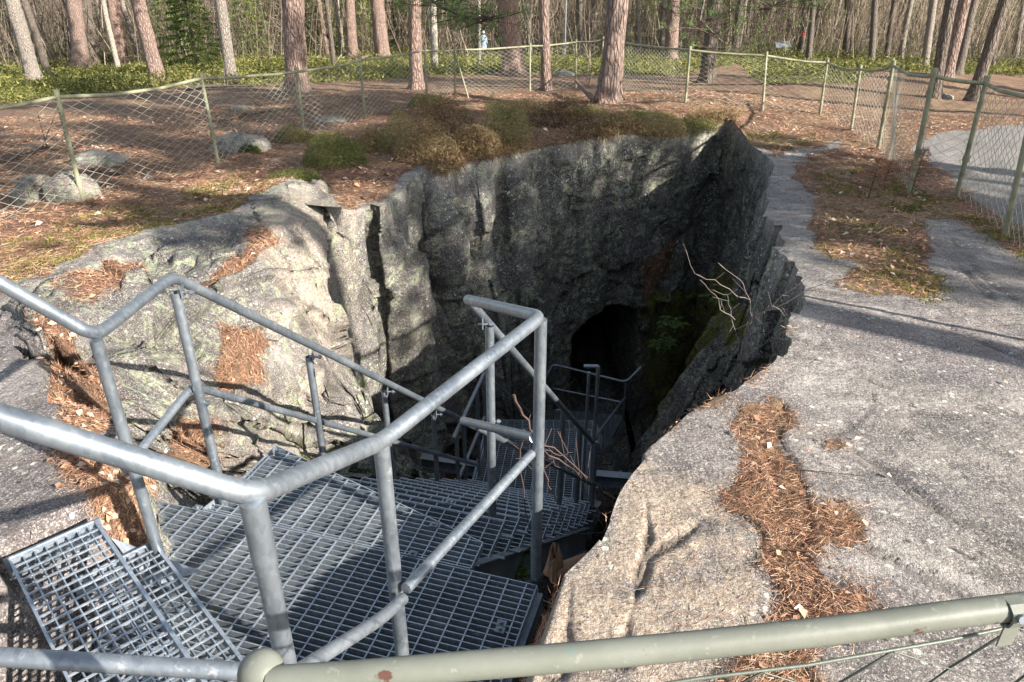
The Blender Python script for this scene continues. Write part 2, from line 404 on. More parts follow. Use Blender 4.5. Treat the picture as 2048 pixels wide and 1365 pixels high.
W_(1062, 298, .08, .75, 1.0, 1.2); W_(1000, 312, .15, .9, 1.1, 1.3); W_(920, 330, .15, .7, .95, 1.2)
W_(870, 345, .2, .5, .7, .9); W_(835, 342, .15, .3, .45, .7); W_(790, 385, .1, .15, .3, .6); W_(735, 415, .05, .1, .3, .7); q_ = hit(690, 425); q_[2] += .04; ST.append([q_, X(697, 500, 2.6), X(705, 620, 3.2), X(722, 760, 3.9), np.array([-1.0, 6.6, -5.6])])
q_ = hit(640, 392); q_[2] += .09; ST.append([q_, X(652, 470, 2.3), X(672, 600, 2.72), X(692, 740, 3.3), np.array([-.95, 6.5, -5.6])])
q_ = hit(590, 382); q_[2] += .12; ST.append([q_, X(602, 450, 2.15), X(632, 560, 2.5), X(672, 705, 3.05), np.array([-.9, 6.45, -5.6])])
def bot(x, y, z=-5.6): return np.array([x, y, z])
ST.append([hit(520, 415)+[0, 0, .12], X(555, 455, 2.08), X(585, 560, 2.4), X(642, 690, 2.9), bot(-.9, 6.4)])
ST.append([hit(480, 436)+[0, 0, .1], X(505, 500, 2.1), X(545, 575, 2.32), X(622, 700, 2.85), bot(-1.0, 6.2)])
ST.append([hit(300, 475)+[0, 0, .1], X(370, 560, 2.12), X(500, 670, 2.45), X(650, 770, 3.15), bot(-1.0, 6.0)])
ST.append([hit(140, 528)+[0, 0, .06], X(300, 640, 2.06), X(450, 780, 2.42), X(700, 860, 3.7), bot(-.9, 6.0)])
ST.append([hit(0, 600), X(200, 750, 2.0), X(430, 880, 2.4), X(790, 935, 4.3), bot(-.7, 6.0)])
ST.append([hit(70, 740), X(230, 850, 2.1), X(430, 950, 2.55), X(820, 975, 4.7), bot(-.5, 5.9)])
ST.append([hit(175, 950), X(240, 980, 2.2), X(400, 1010, 2.8), X(840, 1000, 4.9), bot(-.2, 5.8)])
ST.append([hit(190, 1060), np.array([-1.38, 1.98, -.5]), np.array([-.9, 2.7, -1.5]), np.array([-.1, 4.2, -3.3]), bot(.2, 5.6)])
ST.append([np.array([-1.45, 1.25, -.25]), np.array([-1.15, 1.6, -.6]), np.array([-.6, 2.4, -1.5]), np.array([.0, 4.0, -3.3]), bot(.3, 5.5)])
ST.append([np.array([-.85, .75, -.1]), np.array([-.75, 1.1, -.85]), np.array([-.4, 2.1, -1.6]), np.array([.2, 3.9, -3.3]), bot(.5, 5.4)])
ST.append([np.array([-.3, .78, -.05]), np.array([-.25, .95, -.85]), np.array([-.15, 1.9, -1.6]), np.array([.35, 3.8, -3.3]), bot(.7, 5.3)])
ST = np.array(ST)                                         # (stations, 5, 3)
ns = len(ST)
# columns: dense where the camera is near
cols = []
for i in range(ns):
    a_, b_ = ST[i], ST[(i+1) % ns]; L = max(np.linalg.norm(a_[0]-b_[0]), .6*np.linalg.norm(a_[1]-b_[1]))
    D = np.linalg.norm((a_[0]+b_[0])/2-[0, 0, EYE]); k = int(np.clip(L/(.0042*D), 8, 70))
    cols += [i+j/k for j in range(k)]
cols = np.array(cols); nc = len(cols)
def ring(k):
    i = cols.astype(int); t = (cols-i)[:, None]; P = ST[:, k]
    a, b, c, d = P[(i-1) % ns], P[i], P[(i+1) % ns], P[(i+2) % ns]
    return .5*((2*b)+(-a+c)*t+(2*a-5*b+4*c-d)*t*t+(-a+3*b-3*c+d)*t**3)*.6+(b*(1-t)+c*t)*.4
R = [ring(k) for k in range(5)]
# irregular rim line
rn = R[0].copy(); dcen = np.array([.3, 5.6, 0])-rn; dcen[:, 2] = 0; dcen /= np.linalg.norm(dcen, axis=1)[:, None]
fv, fc = facet(rn*[1, 1, 0], 1.7, 5, .5, .5); near = np.clip((np.hypot(rn[:, 0], rn[:, 1])-1.2)/4, .12, 1)
jog = (.12*fv+.08*fbm(rn, 3.0, 4, 3))*near
for k in range(4): R[k] = R[k]+dcen*(jog*(1, .8, .5, .3)[k])[:, None]
rows = []; kinds = []
cnt = [70, 60, 56, 34]
for k in range(4):
    for j in range(cnt[k]):
        t = j/cnt[k]; rows.append(R[k]*(1-t)+R[k+1]*t); kinds.append(-(k+t)-1e-6)
for j in range(0, 9):
    t = j/8; rows.append(R[4]*(1-t)+C0*t); kinds.append(-4-t)
rows = rows[1:]; kinds = kinds[1:]; rows = rows[::-1]; kinds = kinds[::-1]
off = []; s_ = 0.0; stp = .016
while s_ < 420:
    off.append(s_)
    if s_ > 1.1: stp *= 1.032
    s_ += stp
outd = -dcen
od2 = R[0]-np.array([.3, 5.6, 0]); od2[:, 2] = 0; od2 /= np.linalg.norm(od2, axis=1)[:, None]
# smooth outward directions so far rings do not fold
rimz = R[0][:, 2]
for s_ in off:
    q = R[0]+od2*s_; hz = HG(q[:, 0], q[:, 1])
    f = math.exp(-s_/.6); q[:, 2] = hz+(rimz-HG(R[0][:, 0], R[0][:, 1]))*f
    rows.append(q); kinds.append(s_)
G = np.array(rows); kinds = np.array(kinds); nr = len(rows)
print('terrain grid', nr, nc)
KD = np.repeat(kinds, nc); P = G.reshape(-1, 3)
inner = KD < 0
px, py, dep = proj(P); rc = np.hypot(P[:, 0], P[:, 1])
nearm = rc < 24
# wobble the painted outlines
wob = np.zeros((len(P), 2)); wob[nearm, 0] = fbm(P[nearm], 2.2, 4, 40); wob[nearm, 1] = fbm(P[nearm], 2.2, 4, 60)
wpx = px+wob[:, 0]*70*np.clip(4/np.maximum(rc, 1), .3, 1.3); wpy = py+wob[:, 1]*50*np.clip(4/np.maximum(rc, 1), .15, 1.3)
def pm(poly, sel): return inpoly(wpx, wpy, poly) & sel
outer = ~inner
litter = np.where(outer, 1.0, 0.0); moss = np.zeros(len(P)); gravel = np.zeros(len(P)); tanm = np.zeros(len(P))
green = np.zeros(len(P)); stain_shade = np.zeros(len(P)); purple = np.zeros(len(P))
o_near = outer & (rc < 16)
for poly in ([(700, 1800), (900, 1400), (1000, 1290), (1215, 1010), (1290, 890), (1390, 805), (1500, 755), (1580, 650), (1600, 545), (1640, 525), (1740, 545), (1850, 572), (2048, 560), (2500, 600), (3500, 1900), (3500, 4000), (700, 4000)],
             [(1840, 438), (1920, 446), (2048, 525), (2400, 640), (2400, 800), (2048, 640), (1880, 570), (1860, 500)],
             [(1490, 285), (1570, 322), (1632, 385), (1625, 440), (1640, 500), (1640, 560), (1560, 560), (1500, 440), (1490, 380)],
             [(1555, 318), (1600, 294), (1692, 292), (1650, 312), (1590, 326)], [(1615, 548), (1650, 518), (1745, 548), (1730, 578), (1640, 575)],
             [(110, 525), (300, 462), (470, 426), (530, 395), (600, 368), (670, 385), (700, 440), (600, 560), (480, 520), (150, 600)],
             [(-900, 560), (0, 585), (110, 600), (120, 640), (0, 650), (-900, 700)],
             [(-900, 640), (0, 630), (70, 690), (128, 790), (135, 860), (190, 960), (215, 1040), (200, 1500), (-900, 3000)],
             [(700, 425), (790, 380), (825, 335), (875, 338), (870, 360), (700, 450)]):
    litter[pm(poly, o_near)] = 0
litter[outer & (P[:, 1] < 1.0) & (rc < 3)] = 0
for poly in ([(1490, 775), (1560, 768), (1604, 830), (1580, 900), (1622, 960), (1600, 1010), (1640, 1040), (1660, 1015), (1722, 1030), (1737, 1090), (1690, 1120), (1625, 1110), (1640, 1180), (1775, 1215), (1700, 1262), (1600, 1285), (1640, 1400), (1380, 1400), (1500, 1300), (1560, 1210), (1510, 1150), (1530, 1080), (1470, 1040), (1440, 1010), (1480, 960), (1465, 900), (1445, 860)],
             [(1655, 872), (1700, 868), (1708, 888), (1670, 896)], [(1760, 540), (1900, 552), (1860, 580), (1740, 580), (1640, 562)], [(1905, 618), (1950, 625), (1960, 632), (1910, 630)]):
    litter[pm(poly, o_near)] = 1
moss[pm([(1640, 325), (1760, 340), (1930, 400), (1850, 450), (1845, 560), (1640, 540), (1650, 420)], o_near)] = .42
moss[pm([(1640, 560), (1900, 545), (1880, 590), (1740, 590)], o_near)] = .45
moss[pm([(1780, 380), (1900, 400), (2048, 480), (2100, 560), (1900, 440), (1820, 450)], o_near)] = .5
moss[pm([(60, 520), (300, 430), (600, 345), (640, 372), (480, 428), (300, 470), (150, 530)], o_near)] = .52
moss[pm([(0, 480), (300, 400), (500, 350), (400, 440), (100, 520), (120, 600), (0, 600)], o_near)] = np.maximum(moss, .34)[pm([(0, 480), (300, 400), (500, 350), (400, 440), (100, 520), (120, 600), (0, 600)], o_near)]
moss[pm([(1480, 250), (1640, 280), (1560, 305), (1480, 290)], o_near)] = .5
moss[pm([(1470, 1020), (1530, 1060), (1540, 1200), (1500, 1300), (1480, 1150)], o_near)] = .3
tanm[pm([(900, 1500), (1000, 1290), (1060, 1205), (1200, 1080), (1240, 965), (1290, 910), (1420, 960), (1490, 1080), (1500, 1280), (1300, 1500)], rc < 6)] = .85
tanm[pm([(470, 440), (600, 370), (700, 420), (720, 560), (690, 740), (640, 700), (560, 560)], rc < 12)] = .6
tanm[pm([(300, 640), (450, 700), (600, 850), (600, 960), (450, 960), (330, 800)], rc < 12)] = .3
gravel[pm([(1815, 292), (1900, 262), (2048, 248), (2900, 236), (2900, 700), (2048, 462), (1960, 410), (1890, 350)], outer)] = 1
gravel[pm([(1480, 112), (1540, 106), (1600, 120), (1520, 128)], outer)] = .8
gl = np.interp(px, [-400, 0, 250, 400, 600, 800, 1000, 1200, 1370, 1400, 1480, 1520, 1700, 1750, 1800, 2048, 2600], [260, 212, 188, 172, 170, 158, 147, 152, 152, 140, 128, 168, 172, 140, 146, 152, 160])
gz = outer & (dep > 0) & (rc > 12)
green[gz] = np.clip((gl[gz]-py[gz])/10+.2, 0, 1)*np.clip((py[gz]-20)/60, .35, 1)
green[outer & ~(dep > 0) & (rc > 10)] = .6
purple[pm([(-900, 640), (0, 630), (70, 690), (128, 790), (135, 860), (190, 960), (215, 1040), (200, 1500), (-900, 3000)], rc < 8)] = .8
purple[pm([(1700, 600), (2048, 640), (2300, 800), (2048, 800), (1900, 780), (1600, 700)], rc < 10)] = .55
purple[pm([(1250, 900), (1400, 820), (1500, 900), (1420, 960), (1300, 960)], rc < 10)] = .35
# inside of the pit
for poly in ([(430, 640), (562, 690), (530, 760), (510, 800), (470, 730)], [(90, 680), (170, 700), (232, 790), (205, 830), (190, 870), (215, 930), (290, 960), (300, 1010), (240, 1050), (180, 1010), (130, 860), (120, 780)],
             [(150, 600), (280, 528), (292, 560), (205, 640), (150, 655)], [(400, 560), (540, 470), (560, 490), (470, 560)], [(840, 930), (970, 925), (950, 1010), (850, 1010)], 
             [(1295, 530), (1390, 440), (1385, 475), (1335, 560), (1300, 700)], [(330, 820), (420, 860), (400, 960), (310, 960)], [(480, 440), (560, 480), (500, 500)]):
    litter[pm(poly, (rc < 12))] = .95
litter[inner & (P[:, 2] < -4.2)] = np.maximum(litter, .4)[inner & (P[:, 2] < -4.2)]
moss[pm([(1290, 600), (1460, 540), (1490, 640), (1400, 720), (1290, 860)], inner)] = .6
moss[pm([(560, 760), (650, 820), (700, 900), (640, 960), (560, 900)], inner)] = .25
stain_shade[inner] = np.interp(px[inner], [0, 300, 480, 560, 640, 700, 850, 1000, 1080, 1300, 1700], [.35, .5, .45, .1, .1, .6, .5, .75, 1, 1, 1])*np.clip(-KD[inner]*3, 0, 1)  # pit shade painted in by column, weak where the sun falls
stain_shade[inner] *= np.clip((rc[inner]-2.6)/1.2, .3, 1)
# relief
dn = np.zeros_like(G)
dr = np.gradient(G, axis=0); dc_ = np.roll(G, -1, 1)-np.roll(G, 1, 1)
dn = np.cross(dc_, dr); dn /= (np.linalg.norm(dn, axis=2)[..., None]+1e-9)
dn = dn.reshape(-1, 3)
c_ = dn[outer & (rc < 10)][:, 2].mean(); dn *= np.sign(c_)
idx = np.where(rc < 26)[0]; Q = P[idx]; inn = inner[idx]; kd = KD[idx]
rock = 1-litter[idx]*.75
amp = np.where(inn, np.clip(-kd*2.2, .12, 1), .12)*np.clip(rc[idx]/4.5, .35, 1)
amp = np.where(inn & (px[idx] > 1440), amp*.5, amp); lr = inn & (px[idx] > 480) & (px[idx] < 735) & (py[idx] > 380) & (py[idx] < 780); amp = np.where(lr, amp*.35, amp)
Qs = Q+np.stack([fbm(Q, 1.3, 3, 71), fbm(Q, 1.3, 3, 72), fbm(Q, 1.3, 3, 73)], 1)*.22
big, bc = facet(Qs*[1, 1, .5], 1.05, 101, .5, .35); med, mc = facet(Qs*[1, 1, .6], 3.1, 131, .55, .35); sm, sc_ = facet(Qs, 8.5, 151, .55, .4)
disp = amp*(big*.26+med*.085+.14*fbm(Q*[1, 1, .45], 1.5, 4, 7))+np.clip(amp*2, .25, 1)*rock*sm*np.where(lr, .007, .022)
flat = ~inn
fine = fbm(Q, 5.0, 4, 9)
disp += np.where(flat, .022*rock*fine*np.clip(rc[idx]/3, .6, 1)+.03*(1-rock)*fine, .03*fine)
# smooth glaciated slab on the right: keep only shallow relief there
slab = flat & (rc[idx] < 12)
disp[slab & (litter[idx] < .5)] *= .4
crack = np.full(len(P), 1.0); crack[idx] = np.where(flat, 1.0, np.where((big*0+bc) < mc*.6, bc, mc*.9+.02))
ck = inpoly(wpx[idx], wpy[idx], [(1480, 780), (1530, 960), (1500, 1050), (1540, 1150), (1520, 1300), (1600, 1300), (1620, 1100), (1600, 900), (1570, 780)])
P2 = P.copy(); P2[idx] += dn[idx]*disp[:, None]
lowr = outer & (rc < 26); P2[lowr, 0:2] = P[lowr, 0:2]
# tan boulder block stands a little higher than the needle-filled crack beside it
P2[pm([(1440, 780), (1540, 960), (1500, 1060), (1530, 1150), (1510, 1300), (1600, 1340), (1640, 1250), (1620, 1100), (1620, 960), (1570, 780)], o_near), 2] -= .012
# ledges and folds of the left wall
fold = inner & (KD > -3) & (px > 660) & (px < 1060) & (rc > 5) & (rc < 14)
sfold = np.abs(np.sin(P[fold][:, 0]*4.2+P[fold][:, 1]*2.1+1.2*fbm(P[fold]*[1, 1, .4], .9, 3, 77)))
P2[fold] += dn[fold]*((sfold-.5)*.34*np.clip(-KD[fold]*2, 0, 1))[:, None]
# tunnel mouth in the far wall, its shade darkened into the rock colour
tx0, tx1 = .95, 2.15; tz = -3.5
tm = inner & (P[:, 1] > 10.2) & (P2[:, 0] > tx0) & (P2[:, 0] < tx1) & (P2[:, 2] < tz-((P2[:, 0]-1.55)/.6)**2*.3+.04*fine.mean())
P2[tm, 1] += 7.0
stain_shade[tm] = 1; litter[tm] = 0
# keep the rock clear of the steel
def clear(V, o, a, b, la0, la1, lb0, lb1, zf, soft=.22):
    d = V-o; s1 = d[:, 0]*a[0]+d[:, 1]*a[1]; s2 = d[:, 0]*b[0]+d[:, 1]*b[1]
    e = np.maximum(np.maximum(la0-s1, s1-la1), np.maximum(lb0-s2, s2-lb1))
    lim = zf(s1, s2)+np.clip(e, 0, None)*(1.0/soft)*.9
    m = e < soft; V[m, 2] = np.minimum(V[m, 2], lim[m])
clear(P2, O1, UU, VV, -.02, 1.45, -.05, 1.5, lambda s, t: np.full(len(s), ZP-.16))
clear(P2, O1, UU, -VV, .25, 1.6, 0, 3.1, lambda s, t: ZP-.8*t-.3)
clear(P2, atg(960, 1000, 4.6), np.array([1, 0, 0]), np.array([.17, .98, 0]), -.2, 1.5, -.3, 1.5, lambda s, t: np.full(len(s), ZL-.25))
clear(P2, np.array([.9, 6.7, 0]), np.array([.98, -.15, 0]), np.array([.15, .98, 0]), -1.0, .2, 0, 2.0, lambda s, t: ZL-.9*t-.3)
for q, zt in ((T1c, -.18), (T2c, -.38)): clear(P2, q, -SD, SE, -.05, .3, -.05, 1.5, lambda s, t: np.full(len(s), zt-.12), .1)
# long open cracks in the slab
CK = [[(1610, 578), (1700, 592), (1850, 590), (1940, 612), (2048, 642)], [(1900, 655), (2048, 722)], [(1708, 900), (1790, 955), (1860, 1010), (2048, 1108)], [(1285, 960), (1298, 1050), (1290, 1110), (1268, 1200), (1236, 1320)], [(1142, 1168), (1132, 1280), (1105, 1330)],
      [(1850, 470), (1930, 540), (1990, 602)], [(1880, 450), (1975, 560), (2048, 610)], [(1560, 700), (1680, 730), (1800, 790)], [(1440, 1010), (1380, 1060), (1290, 1110)], [(1730, 1090), (1900, 1180), (2048, 1260)]]
near_i = np.where(outer & (rc < 8))[0]; qx, qy = P2[near_i, 0], P2[near_i, 1]; cd_ = np.full(len(near_i), 9.)
wv = fbm(P2[near_i], 4, 3, 88)*.05
for pl in CK:
    wpt = [hit(*q_)[:2] for q_ in pl]
    for a_, b_ in zip(wpt[:-1], wpt[1:]):
        ab = b_-a_; t_ = np.clip(((qx-a_[0])*ab[0]+(qy-a_[1])*ab[1])/(ab@ab), 0, 1); cd_ = np.minimum(cd_, np.abs(np.hypot(qx-a_[0]-ab[0]*t_, qy-a_[1]-ab[1]*t_)+wv))
P2[near_i, 2] -= .016*np.exp(-(cd_/.016)**2); crack[near_i] = np.minimum(crack[near_i], cd_*1.6)
# masks fade at their edges
def blur(a, it):
    a = a.reshape(nr, nc).copy()
    for _ in range(it): a = (a+np.roll(a, 1, 1)+np.roll(a, -1, 1)+np.vstack([a[:1], a[:-1]])+np.vstack([a[1:], a[-1:]]))/5
    return a.ravel()
litter, moss, gravel, tanm, purple = blur(litter, 9), blur(moss, 9), blur(gravel, 4), blur(tanm, 14), blur(purple, 10)
# faces
I = np.arange(nr*nc).reshape(nr, nc); A = I[:-1]; B = I[1:]
F = np.stack([A, np.roll(A, -1, 1), np.roll(B, -1, 1), B], -1).reshape(-1, 4)
v0 = P2[F[:2000, 0]]; 
ri = np.where((kinds > 2) & (kinds < 3))[0][0]; f0 = F[ri*nc]; nn = np.cross(P2[f0[1]]-P2[f0[0]], P2[f0[3]]-P2[f0[0]])
if nn[2] < 0: F = F[:, ::-1]
one = np.ones(len(P))
mask = np.stack([litter, moss, gravel, tanm], 1); lich = np.where(inner, 1.0, np.where(P[:, 0] < -.8, .9, .12))*(1-np.clip(purple*1.2, 0, .95)); mask2 = np.stack([green, stain_shade, purple, lich], 1)
split = int(np.where(kinds >= 0)[0][0])
def sub(name, r0, r1):
    a0, a1 = r0*nc, (r1+1)*nc; f = F.reshape(nr-1, nc, 4)[r0:r1].reshape(-1, 4)-a0
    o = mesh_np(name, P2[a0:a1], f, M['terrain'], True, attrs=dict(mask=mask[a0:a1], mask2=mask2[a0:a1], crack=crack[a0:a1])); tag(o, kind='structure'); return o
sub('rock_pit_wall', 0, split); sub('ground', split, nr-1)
# sampler of the finished surface
FA = F.reshape(-1, 4); cen = P2[FA].mean(1)
d1 = P2[FA[:, 2]]-P2[FA[:, 0]]; d2 = P2[FA[:, 3]]-P2[FA[:, 1]]; fn = np.cross(d1, d2); ar = np.linalg.norm(fn, axis=1)/2; fn /= (2*ar[:, None]+1e-12)
flit = litter[FA].mean(1); fmoss = moss[FA].mean(1); fgreen = green[FA].mean(1); fgrav = gravel[FA].mean(1); frc = rc[FA[:, 0]]; fpx, fpy, fdep = proj(cen)
seen = (fdep > .3) & (fpx > -150) & (fpx < 2200) & (fpy > -60) & (fpy < 1500)
def scatter(n, w):
    w = w*ar*seen; w = w/w.sum(); k = RNG.choice(len(FA), n, p=w); u = RNG.random((n, 1)); v = RNG.random((n, 1))
    q = P2[FA[k]]; return (q[:, 0]*(1-u)+q[:, 1]*u)*(1-v)+(q[:, 3]*(1-u)+q[:, 2]*u)*v, fn[k], k
# height lookup on the finished ground near a point
_gi = np.where((rc < 34) & (KD > -.25))[0]; _gz = {}
for k_, z_ in zip(map(tuple, np.floor(P2[_gi, :2]/.15).astype(int)), P2[_gi, 2]):
    if z_ > _gz.get(k_, -99): _gz[k_] = z_
def zat(x, y):
    i_, j_ = math.floor(x/.15), math.floor(y/.15)
    if (i_, j_) in _gz: return float(_gz[(i_, j_)])
    v_ = [_gz[(i_+a_, j_+b_)] for a_ in (-1, 0, 1) for b_ in (-1, 0, 1) if (i_+a_, j_+b_) in _gz]
    return float(max(v_)) if v_ else float(HG(x, y))

# ------------------------------------------------------------------ steel staircase
stair = empty('steel_staircase', tuple(map(float, O1+np.array([-.9, -.3, 0]))), 'galvanised steel staircase with tube railings and open gratings going down into the rock pit', 'staircase')
def spart(mb, name, mat=None): return under(stair, mb.build(name, mat or M['galv']))
def clipline(p, d, poly):
    """part of line p+t*d inside a convex polygon (2D)"""
    t0, t1 = -99., 99.; n = len(poly); c = sum(poly)/n
    for i in range(n):
        a, b = poly[i], poly[(i+1) % n]; nn = np.array([-(b-a)[1], (b-a)[0]])
        if nn.dot(c-a) < 0: nn = -nn
        den = nn.dot(d); num = nn.dot(p-a)
        if abs(den) < 1e-9:
            if num < 0: return None
            continue
        t = -num/den
        if den > 0: t0 = max(t0, t)
        else: t1 = min(t1, t)
    return (t0, t1) if t1-t0 > .01 else None
def grating(poly3, bar, pb, prod, h=.03, wb=.0045, rodr=.0028, frame=True):
    """pressed grating: deep bearing bars along 'bar', thin rods across"""
    mb = MB(); z = poly3[0][2]; poly = [np.array(q[:2], float) for q in poly3]
    b = np.array(bar[:2], float); b /= np.linalg.norm(b); x = np.array([-b[1], b[0]]); c = sum(poly)/len(poly)
    for dr_, ax, pt, isb in ((b, x, pb, True), (x, b, prod, False)):
        ext = [ax.dot(q-c) for q in poly]
        for k in range(int(min(ext)/pt)-1, int(max(ext)/pt)+2):
            p0 = c+ax*(k*pt+.003); r = clipline(p0, dr_, poly)
            if r is None: continue
            A = np.array([*(p0+dr_*r[0]), z-(0 if isb else -.001)]); B = np.array([*(p0+dr_*r[1]), A[2]])
            if isb: mb.bar(A, B, wb, h)
            else: mb.bar(A, B, rodr*2, .006)
    if frame:
        for i in range(len(poly)):
            A = np.array([*poly[i], z+.002]); B = np.array([*poly[(i+1) % len(poly)], z+.002]); mb.bar(A, B, .005, h+.004)
    return mb
def xy(o, a, b, z): return np.array([*(o+UU*a+FD*b)[:2], z])
# upper platform: two gratings with a seam between them
pA = [xy(O1, .0, -.006, ZP), xy(O1, 2.02, -.006, ZP), xy(O1, .85, -1.45, ZP), xy(O1, .02, -1.45, ZP)]
spart(grating(pA, UU, .028, .076), 'grating_panel', M['galvd'])
cB = atg(432, 992, EYE-ZP); cB2 = atg(492, 950, EYE-ZP)
pB = [xy(O1, .28, .006, ZP), xy(O1, float((cB-O1).dot(UU)), .006, ZP), np.array([*cB2[:2], ZP]), xy(O1, 1.50, .52, ZP), xy(O1, .28, .16, ZP)]
spart(grating(pB, UU, .028, .076), 'grating_panel', M['galvd'])
mb = MB()                                                   # frame beams under the platform
for q0, q1 in ((pA[0], pA[1]), (pA[1], pA[2]), (pA[0], pA[3]), (pB[1], pB[2])):
    mb.bar(np.array(q0)+[0, 0, -.036], np.array(q1)+[0, 0, -.036], .05, .09)
spart(mb, 'platform_frame')
# flight to the lower landing
tread = None
for i in range(1, 12):
    L0 = i*.262+.0; z = ZP-.2*i
    o3 = xy(O1, .30, L0, z)
    if tread is None:
        q = [xy(O1*0, 0, 0, 0), xy(O1*0, 1.2, 0, 0), xy(O1*0, 1.2, .27, 0), xy(O1*0, 0, .27, 0)]
        t_ = grating(q, UU, .033, .076); t_.bar(q[2]+[0, 0, .003], q[3]+[0, 0, .003], .008, .04)
        tread = t_.build('stair_tread', M['galvd']); ob = tread
    else:
        ob = tread.copy(); COL.objects.link(ob)
    ob.location = o3; under(stair, ob)
for a0 in (.285, 1.515):                                     # side stringers, a channel with flanges
    mb = MB()
    A = xy(O1, a0, .05, ZP-.02); B = xy(O1, a0, 3.0, ZP-2.36); upv = np.cross(B-A, UU); upv /= np.linalg.norm(upv); upv *= np.sign(upv[2])
    mb.obox((A+B)/2-upv*.10, (B-A)/2, UU*.004, upv*.10); mb.obox((A+B)/2, (B-A)/2, UU*.025, upv*.004); mb.obox((A+B)/2-upv*.2, (B-A)/2, UU*.03, upv*.004)
    st_ = spart(mb, 'stringer')
    for i in range(1, 12):
        for dL in (.06, .2):
            c = xy(O1, a0-.02, i*.262+dL, ZP-.2*i-.03); b_ = MB(); b_.tube([c+UU*.03, c-UU*.03], .008, 6); o = b_.build('bolt', M['galv']); under(stair, o)
            mw = o.matrix_parent_inverse.copy(); o.parent = st_; o.matrix_parent_inverse = Matrix.Translation(-Vector(stair.location)) @ Matrix.Identity(4)
            o.matrix_parent_inverse = Matrix.Identity(4)
# lower landing and the last flight
gL = EYE-ZL
pL = [X(936, 1005, gL), X(1178, 1020, gL), X(1187, 860, gL), X(972, 858, gL)]
for q in pL: q[2] = ZL
spart(grating(pL, np.array([1, -.12, 0]), .036, .08), 'grating_panel', M['galvd'])
mb = MB()
for i in range(4):
    a_, b_ = pL[i], pL[(i+1) % 4]; mb.bar(a_-[0, 0, .036], b_-[0, 0, .036], .05, .12)
spart(mb, 'landing_frame')
Z3 = -4.4; p3 = [X(1062, 900, 6), X(1205, 905, 6), X(1246, 832, 6), X(1095, 818, 6)]
for i in range(1, 7):
    f = i/7; a_ = pL[3]*(1-f)+(p3[0])*f; b_ = pL[2]*(1-f)+p3[1]*f; a_[2] = b_[2] = ZL+(Z3-ZL)*f; d = np.array([.15, .98, 0])*.26
    spart(grating([a_, b_, b_+d, a_+d], b_-a_, .036, .09), 'stair_tread', M['galvd'])
spart(grating(p3, np.array([1, -.1, 0]), .036, .08), 'grating_panel', M['galvd'])
# treads at the top of the stairs
for k, (q, z, Ln) in enumerate(((T1c, -.18, 1.4), (T2c, -.38, 1.3))):
    q = np.array([q[0], q[1], z]); pq = [q, q-SD*.27, q-SD*.27+SE*Ln, q+SE*Ln]
    g = grating(pq, SE, .0335, .041, wb=.004); g.bar(pq[0]+[0, 0, .004], pq[3]+[0, 0, .004], .012, .05); t = spart(g, 'stair_tread', M['galvd'])
    mb = MB(); mb.obox(q-SD*.135-SE*.006+[0, 0, -.04], SD*.15, SE*.004, np.array([0, 0, .045])); spart(mb, 'end_plate')
    for e_ in (.07, .2):
        c = q-SD*e_+[0, 0, -.035]; b_ = MB(); b_.tube([c-SE*.02, c+SE*.03], .009, 6); spart(b_, 'bolt')
ga, gb, gc = X(222, 1076, 1.93), X(398, 1142, 2.15), X(300, 1175, 2.1); th_ = np.array([.003, .003, -.004])   # gusset plate
mb = MB(); mb.add([ga, gb, gc, ga+th_, gb+th_, gc+th_], [(0, 1, 2), (5, 4, 3), (0, 3, 4, 1), (1, 4, 5, 2), (2, 5, 3, 0)]); spart(mb, 'gusset_plate')

# railings
def onseg(a, b, pxv):
    """point of segment a-b that the photograph shows at column pxv"""
    lo, hi = 0., 1.
    f = lambda t: proj((a+(b-a)*t)[None])[0][0]
    s = f(1) > f(0)
    for _ in range(30):
        m = (lo+hi)/2
        if (f(m) < pxv) == s: lo = m
        else: hi = m
    return a+(b-a)*lo
RT = .0212
P1 = X(503, 992, .84); PB = X(762, 884, 1.06); PC = X(1082, 634, 1.045); PD = X(936, 600, 1.25)
PE = aty(1185, 884, 5.15); L0 = X(0, 835, .63); L00 = L0+(L0-P1)*1.2
def rail(pts, r=RT, rad=.06): mb = MB(); mb.tube(bend(pts, rad), r, 18); return spart(mb, 'handrail')
rail([L00, L0, P1, PB, PC, PD], rad=.05); rail([PD, PD+(PE-PD)*.5, PE], .019)
K1 = X(585, 1350, 1.29); K0 = X(0, 1314, 1.19); K00 = K0+(K0-K1)*.6; K2 = X(762, 1238, 1.5); K3 = X(806, 1198, 1.545)
def knee(pts, r=.0165, rad=.05): mb = MB(); mb.tube(bend(pts, rad), r, 14); return spart(mb, 'knee_rail')
knee([K00, K0, K1], .0185); knee([K1, K2, K3])
yC = PC[1]; KC = aty(1066, 905, yC); knee([X(812, 1178, 1.52), KC])
KD2 = aty(927, 842, PD[1]); knee([aty(1068, 876, yC), KD2], .0185); KE = aty(1182, 968, 5.1); knee([KD2, KD2+(KE-KD2)*.5, KE], .016)
Q1 = aty(190, 674, 2.10); Q0 = X(0, 566, .85); Q00 = Q0+(Q0-Q1)*1.5; Q2 = aty(345, 553, 2.66); QE = aty(944, 850, 5.5)
rail([Q00, Q0, Q1, Q2, Q2+(QE-Q2)*.5, QE], RT, .06)
N0 = aty(250, 940, 2.12); N2 = aty(384, 773, 2.66); NE = aty(955, 930, 5.5); knee([N0, N2, N2+(NE-N2)*.5, NE], .017)
def post(top, zb, r=.0205, openend=True, n=16):
    mb = MB(); b = np.array([top[0], top[1], zb]); mb.tube([b, top], r, n, hollow=openend); return spart(mb, 'post')
